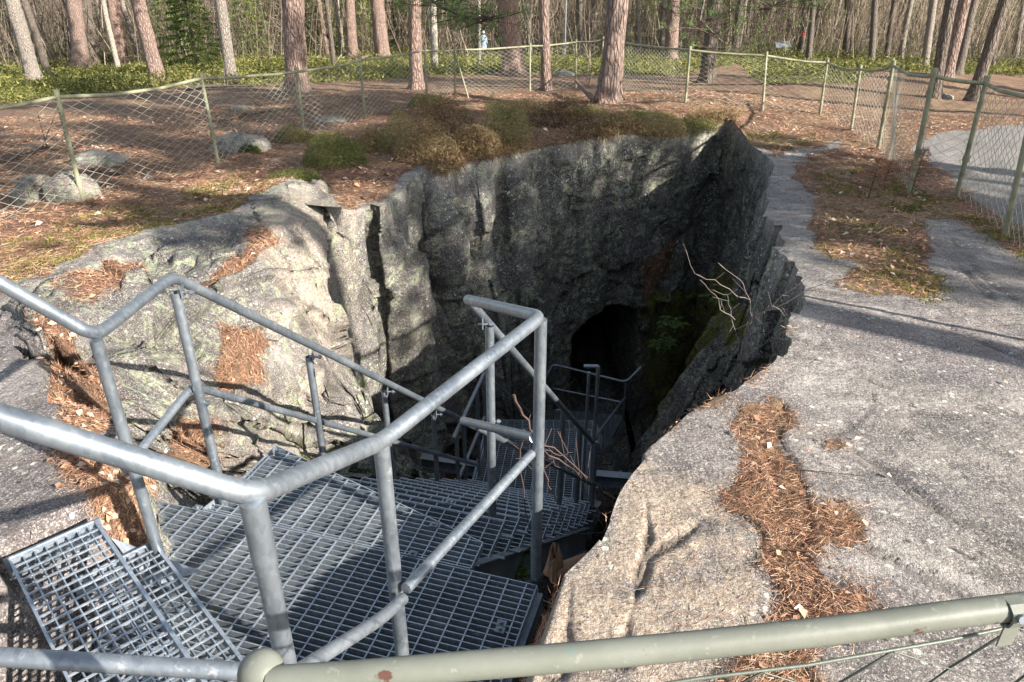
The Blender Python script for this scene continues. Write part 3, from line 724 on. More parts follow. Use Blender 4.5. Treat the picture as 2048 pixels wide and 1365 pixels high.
def clamp(c, s=.5):
    mb = MB(); mb.obox(c, (.0025, .001, 0), (0, .014, 0), (0, 0, .024)); o = spart(mb, 'clamp')
    b_ = MB(); b_.tube([np.asarray(c)+[-.02, 0, -.005], np.asarray(c)+[.045, 0, -.005]], .0055, 6); b_.tube([np.asarray(c)+[.028, 0, -.005], np.asarray(c)+[.04, 0, -.005]], .011, 6); spart(b_, 'bolt')
for tp, zb in ((P1-[0, 0, .012], ZP-.3), (np.array([PB[0], PB[1], PB[2]])-[0, 0, .0], ZP+.002), (PC-[0, 0, .01], ZP+.01), (Q1-[0, 0, .012], ZP+.002)):
    # sleeve welded under the rail
    post(tp, zb, openend=False)
mb = MB(); mb.tube([P1-[0, 0, .16], P1-[0, 0, .01]], .0232, 16); spart(mb, 'sleeve')
for c in ((Q1[0], Q1[1]), (PB[0], PB[1])):
    mb = MB(); mb.obox((c[0], c[1], ZP+.006), (.035, 0, 0), (0, .035, 0), (0, 0, .004)); spart(mb, 'base_plate')
post(Q2+[.012, -.03, -.055], ZP-.25); clamp(Q2+[.04, -.03, -.05]); clamp(aty(398, 805, 2.63))
for pxx, dz in ((615, -1.35), (767, -1.4), (866, -1.5)):
    p = onseg(Q2, QE, pxx)+np.array([0, -.01, -.075]); post(p, p[2]+dz, .0195); clamp(p+[.025, -.01, .01])
for p0, zb in ((aty(979, 652, 2.80), -.98), (aty(1126, 822, 4.5), -2.75), (aty(1160, 857, 4.95), -3.0), (aty(1192, 886, 5.2), -3.2)):
    post(p0, zb, .0195); clamp(p0+[-.028, 0, .012]); clamp(p0+[.0, -.0, -.48])
# landing rails
GP = aty(1197, 733, 5.3); mb = MB(); mb.tube(bend([aty(1168, 733, 5.3), GP, np.array([GP[0], GP[1], ZL-.1])], .02), .0165, 12); spart(mb, 'gate_post')
mb = MB(); mb.tube([aty(1178, 745, 5.35), np.array([aty(1178, 745, 5.35)[0], 5.35, ZL])], .014, 12, hollow=False); spart(mb, 'post')
a1, a2 = X(907, 878, 3.62), X(968, 747, 3.62); a3 = X(1100, 860, 5.1)
mb = MB(); mb.tube([a1, a2], .0185, 12); spart(mb, 'handrail'); mb = MB(); mb.tube([a2, a3], .014, 10); spart(mb, 'handrail')
mb = MB(); mb.tube([a1-[0, 0, .5], a2-[0, 0, .5]], .0165, 12); spart(mb, 'knee_rail')
for f in (.08, .3, .75, 1.0):
    p = a1+(a2-a1)*f-np.array([0, 0, .03]); post(p, ZL-.35, .0175)
h1, h2 = X(1106, 729, 5.15), X(1252, 765, 5.15); h0 = X(1070, 790, 5.15)
mb = MB(); mb.tube(bend([h0, h1, h2, X(1282, 735, 5.0)], .08), .018, 10); spart(mb, 'handrail')
k1, k2 = X(1100, 776, 5.6), X(1248, 806, 5.6)
mb = MB(); mb.tube(bend([X(1072, 830, 5.6), k1, k2], .08), .016, 10); spart(mb, 'knee_rail')
for q in (h1, (h1+h2)/2, h2): post(q-[0, 0, .02], Z3, .016, False)
for g_ in (5.1, 5.6):
    mb = MB(); mb.tube([X(1250, 795, g_), X(1177, 893, g_-1.2)], .014, 10); spart(mb, 'handrail')
# beams that carry the landing
def ibeam(a, b, w=.1, h=.14):
    mb = MB(); a = np.asarray(a); b = np.asarray(b)
    mb.bar(a, b, w, .009); mb.bar(a-[0, 0, h-.01], b-[0, 0, h-.01], w, .009); mb.bar(a-[0, 0, .009], b-[0, 0, .009], .008, h-.018); spart(mb, 'support_beam')
ibeam(X(842, 912, 4.75), X(968, 930, 4.75)); ibeam(X(1180, 945, 4.72), X(1275, 953, 4.72)); ibeam(X(1200, 1010, 4.9), X(1170, 1000, 4.9))
# clips that hold the gratings down
for q in ((899, 1006), (868, 1052), (826, 1110), (1003, 1250), (1000, 1262), (470, 1002), (395, 1018)):
    c = atg(*q, EYE-ZP); mb = MB(); mb.obox((c[0], c[1], ZP+.006), UU*.018, VV*.015, (0, 0, .003)); mb.tube([c+[0, 0, .008], c+[0, 0, .018]], .008, 6); spart(mb, 'grating_clip')

# ------------------------------------------------------------------ chain-link fence round the pit
FP = [((-170, 232), (-105, 470)), ((113, 188), (165, 402)), ((402, 152), (437, 330)), ((593, 140), (608, 275)), ((720, 117), (730, 238)), ((849, 98), (854, 204)), ((909, 97), (910, 191)),
      ((1060, 90), (1060, 182)), ((1152, 82), (1152, 178)), ((1206, 77), (1206, 180)), ((1380, 97), (1371, 207)), ((1533, 108), (1526, 222)), ((1655, 122), (1640, 231)), ((1721, 135), (1703, 262)),
      ((1787, 127), (1757, 298)), ((1868, 146), (1819, 391)), ((1973, 161), (1912, 398)), ((2072, 190), (2012, 474)), ((2330, 240), (2240, 720))]
bases = [hit(*b) for t, b in FP]; tops = [aty(*t, b3[1]) for (t, b), b3 in zip(FP, bases)]
fence = empty('chain_link_fence', tuple(map(float, bases[3])), 'weathered green chain link fence with tube top rail and thin leaning posts circling the pit', 'fence')
def fpart(o): return under(fence, o)
for i, (t, b) in enumerate(zip(tops, bases)):
    mb = MB(); r = .024 if i in (1, 14, 15, 16, 17) else .021
    b2 = b.copy(); b2[2] -= .15; m_ = b2+(t-b2)*.42
    mb.tube([b2, m_, t+(t-b)*.02], r, 10, radii=[r*1.12, r*1.05, r])
    if i in (1, 2, 3, 14, 15, 16): c = b+(t-b)*.33; mb.tube([c, c+(t-b)*.05], r*1.45, 8)
    mb.tube([t-(t-b)*.03, t+(t-b)*.035], r*1.35, 8)
    fpart(mb.build('post', M['fpaint']))
mb = MB(); q0 = tops[6]-[0, 0, .05]; q1 = hit(937, 197); mb.tube([q0, q1], .016, 8); fpart(mb.build('brace', M['fpaint']))
rt = random.Random(3)
for i in range(len(tops)-1):
    a_, b_ = tops[i], tops[i+1]; L = np.linalg.norm(b_-a_); n = max(3, int(L/.5)); pts = []
    sag = .05 if i in (12, 13, 14, 1) else .02
    for k in range(n+1):
        f = k/n; p = a_*(1-f)+b_*f; p = p+np.array([0, 0, -sag*math.sin(math.pi*f)-.03+(rt.random()-.5)*.015*(0 < k < n)]); pts.append(p)
    mb = MB(); mb.tube(pts, .0195, 8); fpart(mb.build('top_rail', M['fpaint']))
def wiremesh(fa, fb, L, H, pw, r, bulge=.0, cell=1.0, seed=1):
    """interlinked zigzag wires between bottom line fa(s) and top line fb(s)"""
    nw = int(L/pw); m = max(4, int(H/(pw*.5*cell))); rg = np.random.default_rng(seed)
    s = np.arange(nw+1)[:, None]*pw/L; j = np.arange(m+1)[None]
    ss = s+np.where((j+np.arange(nw+1)[:, None]) % 2 == 0, -.5, .5)*pw/L; ss = np.clip(ss+rg.normal(0, .03, ss.shape)*pw/L, 0, 1); t = np.broadcast_to(j/m, ss.shape)
    A = fa(ss.ravel()); B = fb(ss.ravel()); tt = t.ravel()[:, None]; P_ = A*(1-tt)+B*tt
    nrm = np.cross(B-A, fa(np.clip(ss.ravel()+.01, 0, 1))-fa(np.clip(ss.ravel()-.01, 0, 1))); nrm /= np.linalg.norm(nrm, axis=1)[:, None]+1e-9
    P_ = P_+nrm*(bulge*np.sin(ss.ravel()*L*2.1+tt[:, 0]*2)*np.sin(math.pi*tt[:, 0])+np.where((np.arange(len(tt)) % 2) == 0, 1, -1)*r)[:, None]
    hz = np.array([0, 0, 1.]); sd = np.cross(nrm, hz)
    ang = [math.pi/2, math.pi*7/6, math.pi*11/6]
    V = np.stack([P_+r*(math.cos(x_)*sd+math.sin(x_)*nrm) for x_ in ang], 1).reshape(-1, 3)
    nodes = np.arange((nw+1)*(m+1)).reshape(nw+1, m+1); a0 = nodes[:, :-1].ravel(); a1_ = nodes[:, 1:].ravel()
    F_ = np.concatenate([np.stack([a0*3+k, a0*3+(k+1) % 3, a1_*3+(k+1) % 3, a1_*3+k], 1) for k in range(3)])
    return V, F_
for i in range(len(tops)-1):
    a_, b_, c_2, d_ = bases[i], bases[i+1], tops[i], tops[i+1]; L = np.linalg.norm((b_-a_)[:2])
    if L > 14: continue
    def fa(s, a_=a_, b_=b_):
        q = a_+(b_-a_)*s[:, None]; q[:, 2] = np.maximum(HG(q[:, 0], q[:, 1])+.0, q[:, 2]-.1)+.01+.02*np.sin(s*9); return q
    def fb(s, c_2=c_2, d_=d_): q = c_2+(d_-c_2)*s[:, None]; q[:, 2] -= .04+.05*np.sin(math.pi*s); return q
    V_, F_ = wiremesh(fa, fb, L, 1.05, .092, .0046 if i < 5 else .0038 if i < 14 else .0030, .05, 1.0, i)
    o = mesh_np('wire_mesh', V_, F_, M['wire']); o['kind'] = 'stuff'; fpart(o)

# ------------------------------------------------------------------ green rail fence in the foreground
fg = empty('green_rail_fence', tuple(map(float, X(525, 1350, 1.55))), 'sage green painted tube fence with rounded post cap and chain link, nearest the viewer', 'fence')
def gpart(o): return under(fg, o)
rp = [X(540, 1362, .80), X(700, 1352, .79), X(911, 1334, .785), X(1150, 1314, .78), X(1382, 1292, .775), X(1660, 1262, .77), X(1932, 1226, .765), X(2048, 1212, .762)]
rp.append(rp[-1]+(rp[-1]-rp[-2])*4)
mb = MB(); mb.tube(rp, .0178, 20); gpart(mb.build('top_rail', M['paint']))
c = X(522, 1344, .80); mb = MB(); n = 9; pr = []
for k in range(n+1):
    a = math.pi/2*k/n; pr.append((math.cos(a)*.0285+.0001, math.sin(a)*.0265+.0025*(k == 0)))
V_ = []; ns_ = 22
for r_, z_ in [(.0275, -1.2), (.0275, -.012)]+pr:
    for k in range(ns_):
        th = 2*math.pi*k/ns_; V_.append((c[0]+r_*math.cos(th), c[1]+r_*math.sin(th), c[2]+z_))
nrw = len(V_)//ns_; F_ = [(i*ns_+k, i*ns_+(k+1) % ns_, (i+1)*ns_+(k+1) % ns_, (i+1)*ns_+k) for i in range(nrw-1) for k in range(ns_)]
mb.add(V_, F_, True); mb.add(V_[-ns_:], [tuple(range(ns_))], True); gpart(mb.build('post', M['paint']))
wp = [X(1180, 1392, .84), X(1400, 1357, .835), X(1612, 1331, .83), X(1896, 1281, .825), X(2017, 1255, .82)]; wp.append(wp[-1]+(wp[-1]-wp[-2])*5)
mb = MB(); mb.tube(wp, .0026, 8); gpart(mb.build('tension_wire', M['wired']))
wa, wz = wp[0], wp[-1]; wpts = np.array(wp); wt = np.linspace(0, 1, len(wpts)); wt = np.concatenate([[0], np.cumsum(np.linalg.norm(np.diff(wpts, axis=0), axis=1))]); Lw = wt[-1]; wt = wt/Lw
def ft(s): return np.stack([np.interp(s, wt, wpts[:, k]) for k in range(3)], 1)
def fbm_(s): q = ft(s); q = q+np.array([.0, -.3, -.8]); return q
V_, F_ = wiremesh(fbm_, ft, Lw, .85, .092, .0029, .02, .95, 77); V2 = V_.copy()
o = mesh_np('wire_mesh', V_, F_, M['wired'], True); o['kind'] = 'stuff'; gpart(o)
cc_ = X(2020, 1222, .765); mb = MB(); ax = rp[-2]-rp[-3]; ax /= np.linalg.norm(ax)
ring_ = []
for k in range(11):
    a = 2*math.pi*k/10; s1 = np.cross(ax, [0, 0, 1.]); s1 /= np.linalg.norm(s1); s2 = np.cross(s1, ax); ring_.append(cc_+.0195*(math.cos(a)*s1+math.sin(a)*s2))
for k in range(10): mb.obox((ring_[k]+ring_[k+1])/2, ax*.011, (ring_[k+1]-ring_[k])/2, np.cross(ax, ring_[k+1]-ring_[k])*.12)
mb.obox(cc_+[.0, -.012, -.03], ax*.011, (0, .0015, 0), (0, 0, .02)); kl = gpart(mb.build('clamp', M['paint']))
v_ = np.array([0, -.93, .36]); mb = MB(); mb.tube([cc_+v_*.018, cc_+v_*.026], .0058, 8); gpart(mb.build('rivet', M['galv']))

# ------------------------------------------------------------------ pieces made of many blades
def blades(P_, D_, Ln, Wd, v, name, mat, bendz=0.0, smooth=False, parent=None, two=True):
    """one thin blade per row: base P_, direction D_ (unit), length, width, colour value v"""
    n = len(P_); rv = RNG.normal(size=(n, 3)); S_ = np.cross(D_, rv); S_ /= np.linalg.norm(S_, axis=1)[:, None]+1e-9
    Ln = np.asarray(Ln)[:, None]*np.ones((n, 1)); Wd = np.asarray(Wd)[:, None]*np.ones((n, 1))
    mid = P_+D_*Ln*.5; tip = P_+D_*Ln; tip[:, 2] -= bendz*Ln[:, 0]
    if two:
        V = np.stack([P_-S_*Wd*.35, P_+S_*Wd*.35, mid+S_*Wd*.5, mid-S_*Wd*.5, tip, tip], 1)[:, :5].reshape(-1, 3)
        b = np.arange(n)[:, None]*5
        F_ = np.concatenate([b+[0, 1, 2], b+[0, 2, 3], b+[3, 2, 4]])
        vv = np.repeat(v, 5)
    else:
        V = np.stack([P_-S_*Wd*.5, P_+S_*Wd*.5, tip], 1).reshape(-1, 3); F_ = np.arange(3*n).reshape(-1, 3); vv = np.repeat(v, 3)
    return mesh_np(name, V, F_, mat, smooth, parent, attrs=dict(v=vv))
def sticks(P0, P1_, R0, R1, v, name, mat, parent=None):
    """three-sided tapered sticks from P0 to P1"""
    n = len(P0); D_ = P1_-P0; D_ /= np.linalg.norm(D_, axis=1)[:, None]+1e-9
    ref = np.where(np.abs(D_[:, 2:3]) < .9, [[0, 0, 1.]], [[1., 0, 0]]); A = np.cross(D_, ref); A /= np.linalg.norm(A, axis=1)[:, None]; B = np.cross(D_, A)
    R0 = np.asarray(R0)[:, None]*np.ones((n, 1)); R1 = np.asarray(R1)[:, None]*np.ones((n, 1)); V = []
    for (p, r) in ((P0, R0), (P1_, R1)):
        for k in range(3):
            a = 2*math.pi*k/3; V.append(p+r*(math.cos(a)*A+math.sin(a)*B))
    V = np.stack(V, 1).reshape(-1, 3); b = np.arange(n)[:, None]*6
    F_ = np.concatenate([b+[k, (k+1) % 3, 3+(k+1) % 3, 3+k] for k in range(3)])
    return mesh_np(name, V, F_, mat, False, parent, attrs=dict(v=np.repeat(v, 6)))
def unit(A): return A/(np.linalg.norm(A, axis=-1, keepdims=True)+1e-9)

# ------------------------------------------------------------------ trees
def trunk_mesh(r0, top, seed, flare=.5, sides=16, rowsn=34, rough=.05):
    """leaning tapered trunk from the origin; top = vector reached at z = top.z, then straight up"""
    rg = np.random.default_rng(seed); H = 15.0+rg.random()*3
    zz = np.concatenate([[-.35, -.1, 0, .08, .2, .35, .55], np.linspace(.8, 6, rowsn-14), np.linspace(6.8, H, 7)])
    th = np.arange(sides)*2*math.pi/sides; lean = np.array(top[:2])/top[2]
    cx = np.where(zz < 5, lean[0]*zz, lean[0]*5+lean[0]*.35*(zz-5)); cy = np.where(zz < 5, lean[1]*zz, lean[1]*5+lean[1]*.35*(zz-5))
    wob = .04*np.sin(zz*.7+seed)*np.clip(zz/3, 0, 1)
    R_ = r0*(1-.62*np.clip(zz/H, 0, 1))*(1+flare*np.exp(-np.clip(zz, 0, None)/.22)); R_[-1] = .02
    V = []
    for i, z in enumerate(zz):
        lob = 1+.16*flare*math.exp(-max(z, 0)/.3)*np.sin(th*5+seed)*2
        V.append(np.stack([cx[i]+wob[i]+R_[i]*lob*np.cos(th), cy[i]+R_[i]*lob*np.sin(th), np.full(sides, z)], 1))
    V = np.concatenate(V); fv_, fc_ = facet(V*[1, 1, .38]+seed, 1.5/r0**.5*2.2, seed, .3, .6)
    cen_ = np.stack([np.repeat(cx+wob, sides), np.repeat(cy, sides), V[:, 2]], 1); nn_ = unit(V-cen_)
    V = V+nn_*(fv_*rough*r0*1.6)[:, None]
    n = len(zz); I_ = np.arange(n*sides).reshape(n, sides)
    F_ = np.stack([I_[:-1], np.roll(I_[:-1], -1, 1), np.roll(I_[1:], -1, 1), I_[1:]], -1).reshape(-1, 4)
    return V, F_, H, (cx[-1], cy[-1])
def crown_mesh(seed, h0=.45, R=2.1, n=1500, H=16):
    rg = np.random.default_rng(seed); out = []; dirs = []
    nb = 46
    for b in range(nb):
        z = H*(h0+(1.0-h0)*(b+rg.random())/nb); a = rg.random()*6.28; rl = R*(1-.75*((z/H-h0)/(1-h0))**1.5)*(.55+.6*rg.random())
        base = np.array([0, 0, z]); tip = np.array([math.cos(a)*rl, math.sin(a)*rl, z+rl*(.15+.3*rg.random())])
        m = n//nb; t = .35+.65*rg.random((m, 1)); c = base+(tip-base)*t+rg.normal(0, .22, (m, 3)); out.append(c); dirs.append(rg.normal(0, 1, (m, 3))+[0, 0, .5])
    return np.concatenate(out), unit(np.concatenate(dirs))
CR = []
for s_ in range(3):
    c, d = crown_mesh(50+s_); o = blades(c, d, .32+.2*RNG.random(len(c)), .16*np.ones(len(c)), RNG.random(len(c)), 'crown', M['pinen']); CR.append(o.data); bpy.data.objects.remove(o)
def limbs(parent, r0, seed, H, lean):
    rg = np.random.default_rng(seed); n = 14; z = 5.5+rg.random(n)*(H-6); a = rg.random(n)*6.28; L = 1.2+rg.random(n)*1.2
    off = np.minimum(z, 5)*1.0; P0 = np.stack([lean[0]*off+lean[0]*.35*(z-off), lean[1]*off+lean[1]*.35*(z-off), z], 1); P1_ = P0+np.stack([np.cos(a)*L, np.sin(a)*L, .2*L], 1)
    sticks(P0, P1_, r0*.16*np.ones(n), .012*np.ones(n), rg.random(n)*.6, 'limbs', M['brush'], parent)
def pine(b, top, r0, mat, seed, label, group=None, crown=True, sides=16, rough=.05, flare=.5):
    b = np.asarray(b, float); e_ = empty('pine_tree', tuple(map(float, b)), label, 'tree', group)
    d = np.asarray(top, float)-b; V, F_, H, tp = trunk_mesh(r0, d, seed, flare, sides, 34, rough)
    mesh_np('trunk', V, F_, M[mat], True, e_)
    if crown:
        c = bpy.data.objects.new('crown', CR[seed % 3]); COL.objects.link(c); c.parent = e_; ln = d[:2]/d[2]
        c.location = (ln[0]*5, ln[1]*5, 0); c.rotation_euler = (0, 0, seed*1.3); s = .85+.3*((seed*37) % 10)/10; c.scale = (s, s, H/16)
        limbs(e_, r0, seed, H, ln)
    return e_
TREES = [  # base px, base py, width px, top px at the upper edge, bark, label
 (72, 168, 30, 22, 'grey', 'leaning grey barked pine at the far left, sunlit above the blueberry shrubs'),
 (97, 152, 16, 48, 'dark', 'dark narrow leaning pine just behind the leftmost sunlit trunk'),
 (162, 136, 34, 148, 'pine', 'thick reddish pine trunk left of the slim white birch'),
 (187, 128, 24, 172, 'dark', 'darker pine pressed against the right side of a thick reddish trunk'),
 (236, 134, 11, 206, 'birch', 'slim white birch stem leaning left between brown pines'),
 (244, 126, 30, 226, 'pine', 'broad brown pine trunk right behind the slim white birch'),
 (318, 163, 30, 274, 'pine', 'pine with pale upper trunk leaning left beside the green spruces'),
 (465, 166, 24, 438, 'grey', 'pale pine leaning left directly in front of the green spruces'),
 (594, 186, 45, 585, 'pine', 'thick straight reddish pine behind the third fence post from the left'),
 (668, 132, 10, 654, 'dark', 'very thin dark stem right of the thick straight reddish pine'),
 (706, 116, 24, 700, 'pine', 'smooth orange brown pine beyond the fallen pale logs'),
 (766, 116, 32, 754, 'pine', 'stout pine with furrowed sunlit bark and flared foot behind the logs'),
 (834, 178, 27, 828, 'pine', 'pine close behind the fence with dark left side and green branches above'),
 (870, 140, 16, 864, 'birch', 'pale narrow trunk between the braced fence corner and a dark pine'),
 (959, 140, 7, 957, 'birch', 'thin pale sapling stem standing beside the walking person'),
 (1028, 152, 44, 1014, 'pine', 'widest pine trunk in the middle distance, furrowed and sunlit'),
 (1060, 110, 12, 1056, 'grey', 'slim grey trunk behind the right edge of the widest pine'),
 (1093, 180, 21, 1090, 'pine', 'narrow reddish pine standing close inside the wire fence'),
 (1166, 116, 20, 1160, 'dark', 'brown forked looking trunk left of the pine at the pit edge'),
 (1183, 112, 14, 1187, 'dark', 'dark trunk half hidden by the pine at the pit edge'),
 (1217, 203, 46, 1234, 'pine', 'large plated pine with spreading root growing at the pit edge'),
 (1322, 118, 11, 1328, 'dark', 'thin dark trunk left of a bright sunlit pine'),
 (1341, 123, 27, 1350, 'pine', 'bright sunlit pine behind the fence right of the pit edge pine'),
 (1413, 164, 30, 1432, 'dark', 'dark shaded pine leaning right with short green twigs'),
 (1470, 108, 18, 1482, 'dark', 'dark pine beyond the green twigged leaning one'),
 (1603, 106, 14, 1610, 'dark', 'dark trunk bearing a small red painted mark'),
 (1617, 120, 13, 1626, 'dark', 'thin dark trunk right beside the red marked one'),
 (1692, 112, 17, 1698, 'dark', 'brown trunk between the red marked tree and the leaning right group'),
 (1742, 130, 14, 1752, 'dark', 'narrow dark pine above the dip in the fence rail'),
 (1772, 120, 12, 1790, 'dark', 'thin leaning stem above the tallest kinked fence post'),
 (1800, 118, 13, 1822, 'grey', 'thin grey stem leaning right among the right hand trunks'),
 (1848, 140, 17, 1866, 'grey', 'pale lichen speckled trunk among the right hand group'),
 (1868, 196, 24, 1900, 'dark', 'dark leaning pine standing behind the two part fence post'),
 (1893, 158, 24, 1928, 'pine', 'leaning pine with sunlit left side in the right hand group'),
 (1914, 150, 19, 1950, 'dark', 'shaded pine leaning right, close behind its sunlit neighbour'),
 (1944, 202, 24, 2012, 'dark', 'strongly leaning dark pine nearest the gravel at the right'),
 (1984, 132, 12, 2006, 'dark', 'slim dark trunk right of the strongly leaning pine'),
 (2030, 116, 14, 2046, 'grey', 'slim grey trunk at the right edge of the forest')]
for i, (bx, by, w, tx, bk, lb) in enumerate(TREES):
    b = hit(bx, by); b[2] -= .0; t = aty(tx, 0, b[1]); D = (b[1]*cp-(b[2]-EYE)*sp); r0 = w/2/FOC*D*.93
    e_ = pine(b, t, r0, bk, 100+i, lb, None, crown=r0 > .12, sides=28 if w > 25 else 14, rough=.09 if w > 25 else .05, flare=.45 if w > 18 else .15)
    if bx == 1603:
        mb = MB(); q = aty(1606, 70, b[1]-r0)-b; mb.tube([q-[0, 0, .12], q+[0, 0, .12]], r0*.55, 10); mb.build('painted_mark', m_flat('red_mark', (.5, .05, .03)), e_)
    if bx == 1217:
        g_ = hit(1150, 188)-b; mb = MB(); mb.tube([np.array([-.1, -.1, .22]), np.array([g_[0]*.35, -.15, .12]), np.array([g_[0]*.7, -.1, .05]), np.array([g_[0], g_[1], -.02])], .1, 10, radii=[.16, .1, .07, .03]); mb.build('root', M['pine'], e_)
# trees further back and unseen pines added round the clearing to shade it
ANCH = [(60, 'the leftmost sunlit leaning pine'), (165, 'the thick reddish pine pair'), (236, 'the slim white birch'), (318, 'the leaning pine beside the spruces'), (400, 'the bright green spruce'), (465, 'the pale leaning pine'), (594, 'the thick straight reddish pine'), (706, 'the smooth orange brown pine'), (766, 'the stout pine behind the logs'), (834, 'the pine with green branches'), (968, 'the walking person'), (1028, 'the widest pine'), (1093, 'the narrow pine inside the fence'), (1217, 'the pine at the pit edge'), (1341, 'the bright sunlit pine'), (1413, 'the shaded pine with green twigs'), (1470, 'the dark pine in the clearing'), (1562, 'the information board'), (1610, 'the red marked tree'), (1692, 'the brown trunk past the red mark'), (1787, 'the kinked fence post'), (1860, 'the speckled right hand trunk'), (1925, 'the cluster of leaning trunks'), (1990, 'the strongly leaning pine')]
BK = dict(pine='reddish', dark='dark', grey='grey', birch='pale')
def near_label(pxx, what, far=''):
    a_ = min(ANCH, key=lambda t: abs(t[0]-pxx)); d_ = pxx-a_[0]
    return what+' '+far+('behind ' if abs(d_) < 14 else 'left of ' if d_ < 0 else 'right of ')+a_[1]
gi = 0; placed = [hit(t[0], t[1])[:2] for t in TREES]; rt = random.Random(21)
while gi < 150:
    pxx = rt.uniform(-60, 2110); pyy = rt.choice([rt.uniform(48, 80), rt.uniform(66, 118)]); q = hit(pxx, pyy)
    if min((q[0]-a[0])**2+(q[1]-a[1])**2 for a in placed) < 1.3 or abs(pxx-968) < 16 or abs(pxx-1562) < 22: continue
    placed.append(q[:2]); r0 = rt.choice([.05, .07, .09, .14, .18]); t = q+np.array([rt.uniform(-.35, .35)+(.5 if pxx > 1500 else -.15), rt.uniform(-.2, .2), 5])
    bk = rt.choice(['pine', 'dark', 'grey', 'birch', 'dark', 'birch'] if r0 < .1 else ['pine', 'dark', 'grey'])
    wd_ = ('hair thin', 'thin', 'slender', 'medium', 'thick')[[.05, .07, .09, .14, .18].index(r0)]
    pine(q, t, r0, bk, 300+gi, near_label(pxx, wd_+' '+BK[bk]+' trunk', 'far off, ' if pyy < 66 else 'farther back, ' if pyy < 84 else 'midway, ' if pyy < 100 else 'near, '), 'distant forest trees', crown=gi % 5 == 0, sides=7, rough=.03, flare=.15)
    gi += 1
OFF = [(18.5, -4.4, .22), (18.5, -2, .22), (20, -.8, .22), (23, -4.6, .24), (5.4, -4.5, .2), (9.5, -1.0, .22), (4.0, -9.5, .2), (12.5, 5.0, .24), (9.0, -10.5, .2), (17.5, 9.5, .22), (21, -17, .22), (18.5, 14.5, .2), (-6, -5, .2), (-9.5, 1.5, .2), (0.5, -14, .2), (-12.5, 8.5, .2), (22, 18, .2), (14, 19, .2)]  # unseen pines, added so their crowns shade the pit and clearing
for i, (x_, y_, r0) in enumerate(OFF):
    b = np.array([x_, y_, float(HG(x_, y_))]); pine(b, b+[.1, .1, 5], r0, 'pine', 500+i, 'pine added outside the view to shade the clearing' if 0 else 'tall unseen pine outside the picture, added to cast shade on the pit and clearing', 'unseen shade pines', sides=12)

# low pine branches that reach into the picture
def branch(pts, ntuft, seed, parent_label, nl=.12, wd=.008, spread=.36, dens=26):
    rg = np.random.default_rng(seed); pts = np.array(pts); e_ = None
    c = []; d = []; s0 = []; s1 = []
    for k in range(ntuft):
        i = rg.integers(0, len(pts)-1); f = rg.random(); p = pts[i]*(1-f)+pts[i+1]*f
        q = p+rg.normal(0, spread, 3)*[1, 1, .38]; s0.append(p); s1.append(q)
        ax = unit(q-p+[0, 0, .15]); m = dens; dd = unit(ax+rg.normal(0, .6, (m, 3))); c.append(q+rg.normal(0, .03, (m, 3))); d.append(dd)
    c = np.concatenate(c); d = np.concatenate(d); b = pts[0]
    e_ = empty('pine_branch', tuple(map(float, b)), parent_label, 'branch')
    o = blades(c-b, d, nl*(.7+.6*rg.random(len(c))), wd*np.ones(len(c)), rg.random(len(c)), 'needles', M['pinen'], two=False, parent=e_); o['kind'] = 'stuff'
    sticks(np.array(s0)-b, np.array(s1)-b, .008*np.ones(ntuft), .004*np.ones(ntuft), rg.random(ntuft)*.4, 'twigs', M['brush'], e_)['kind'] = 'stuff'
    mb = MB(); mb.tube(list(pts-b), .02, 6, radii=[.03-.02*k/(len(pts)-1) for k in range(len(pts))]); mb.build('limb', M['dark'], e_)
branch([aty(830, -30, 14), aty(880, 15, 13.4), aty(940, 38, 13), aty(1008, 38, 12.6)], 130, 1, 'green pine branch hanging into the view above the walking person')
branch([aty(860, -50, 14.5), aty(900, 20, 14.5), aty(930, 45, 14.5)], 40, 2, 'smaller green pine branch hanging between two trunks left of the person', spread=.3)
branch([aty(1420, -60, 16.5), aty(1400, 40, 16), aty(1440, 80, 16), aty(1480, 110, 16)], 60, 3, 'sparse green pine twigs on the dark leaning trunk', spread=.5)
branch([aty(1640, -40, 16), aty(1570, 5, 16), aty(1530, 20, 16)], 60, 4, 'green pine branch at the top edge above the fence dip', spread=.5)
branch([aty(1380, -60, 18), aty(1340, 0, 18), aty(1330, 30, 18)], 40, 5, 'green pine twigs above the bright sunlit trunk', spread=.5)

# spruces on the left
def spruce(b, H, R, seed, label, n=6500):
    rg = np.random.default_rng(seed); e_ = empty('spruce_tree', tuple(map(float, b)), label, 'tree')
    c = []; d = []; nb = 95
    for k in range(nb):
        z = H*(.06+.9*(k/nb)); a = k*2.4; rl = R*(1-z/H)**.8*(.75+.5*rg.random()); m = n//nb
        t = rg.random((m, 1))**.6; dirv = np.array([math.cos(a), math.sin(a), -.28]); lat = np.array([-math.sin(a), math.cos(a), 0])
        q = np.array([0, 0, z])+dirv*rl*t+lat*rg.normal(0, .17, (m, 1))*(1.3-t)*rl; q[:, 2] += .12*rl*t[:, 0]**2-.05*rg.random(m)
        c.append(q); d.append(unit(dirv*.7+rg.normal(0, .45, (m, 3))+[0, 0, -.35]))
    c = np.concatenate(c); d = np.concatenate(d)
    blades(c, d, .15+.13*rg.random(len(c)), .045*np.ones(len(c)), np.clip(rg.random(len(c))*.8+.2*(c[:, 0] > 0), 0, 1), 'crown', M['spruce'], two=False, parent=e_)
    mb = MB(); mb.tube([(0, 0, -.1), (0, 0, H)], .1, 8, radii=[.1, .01]); mb.build('trunk', M['dark'], e_)
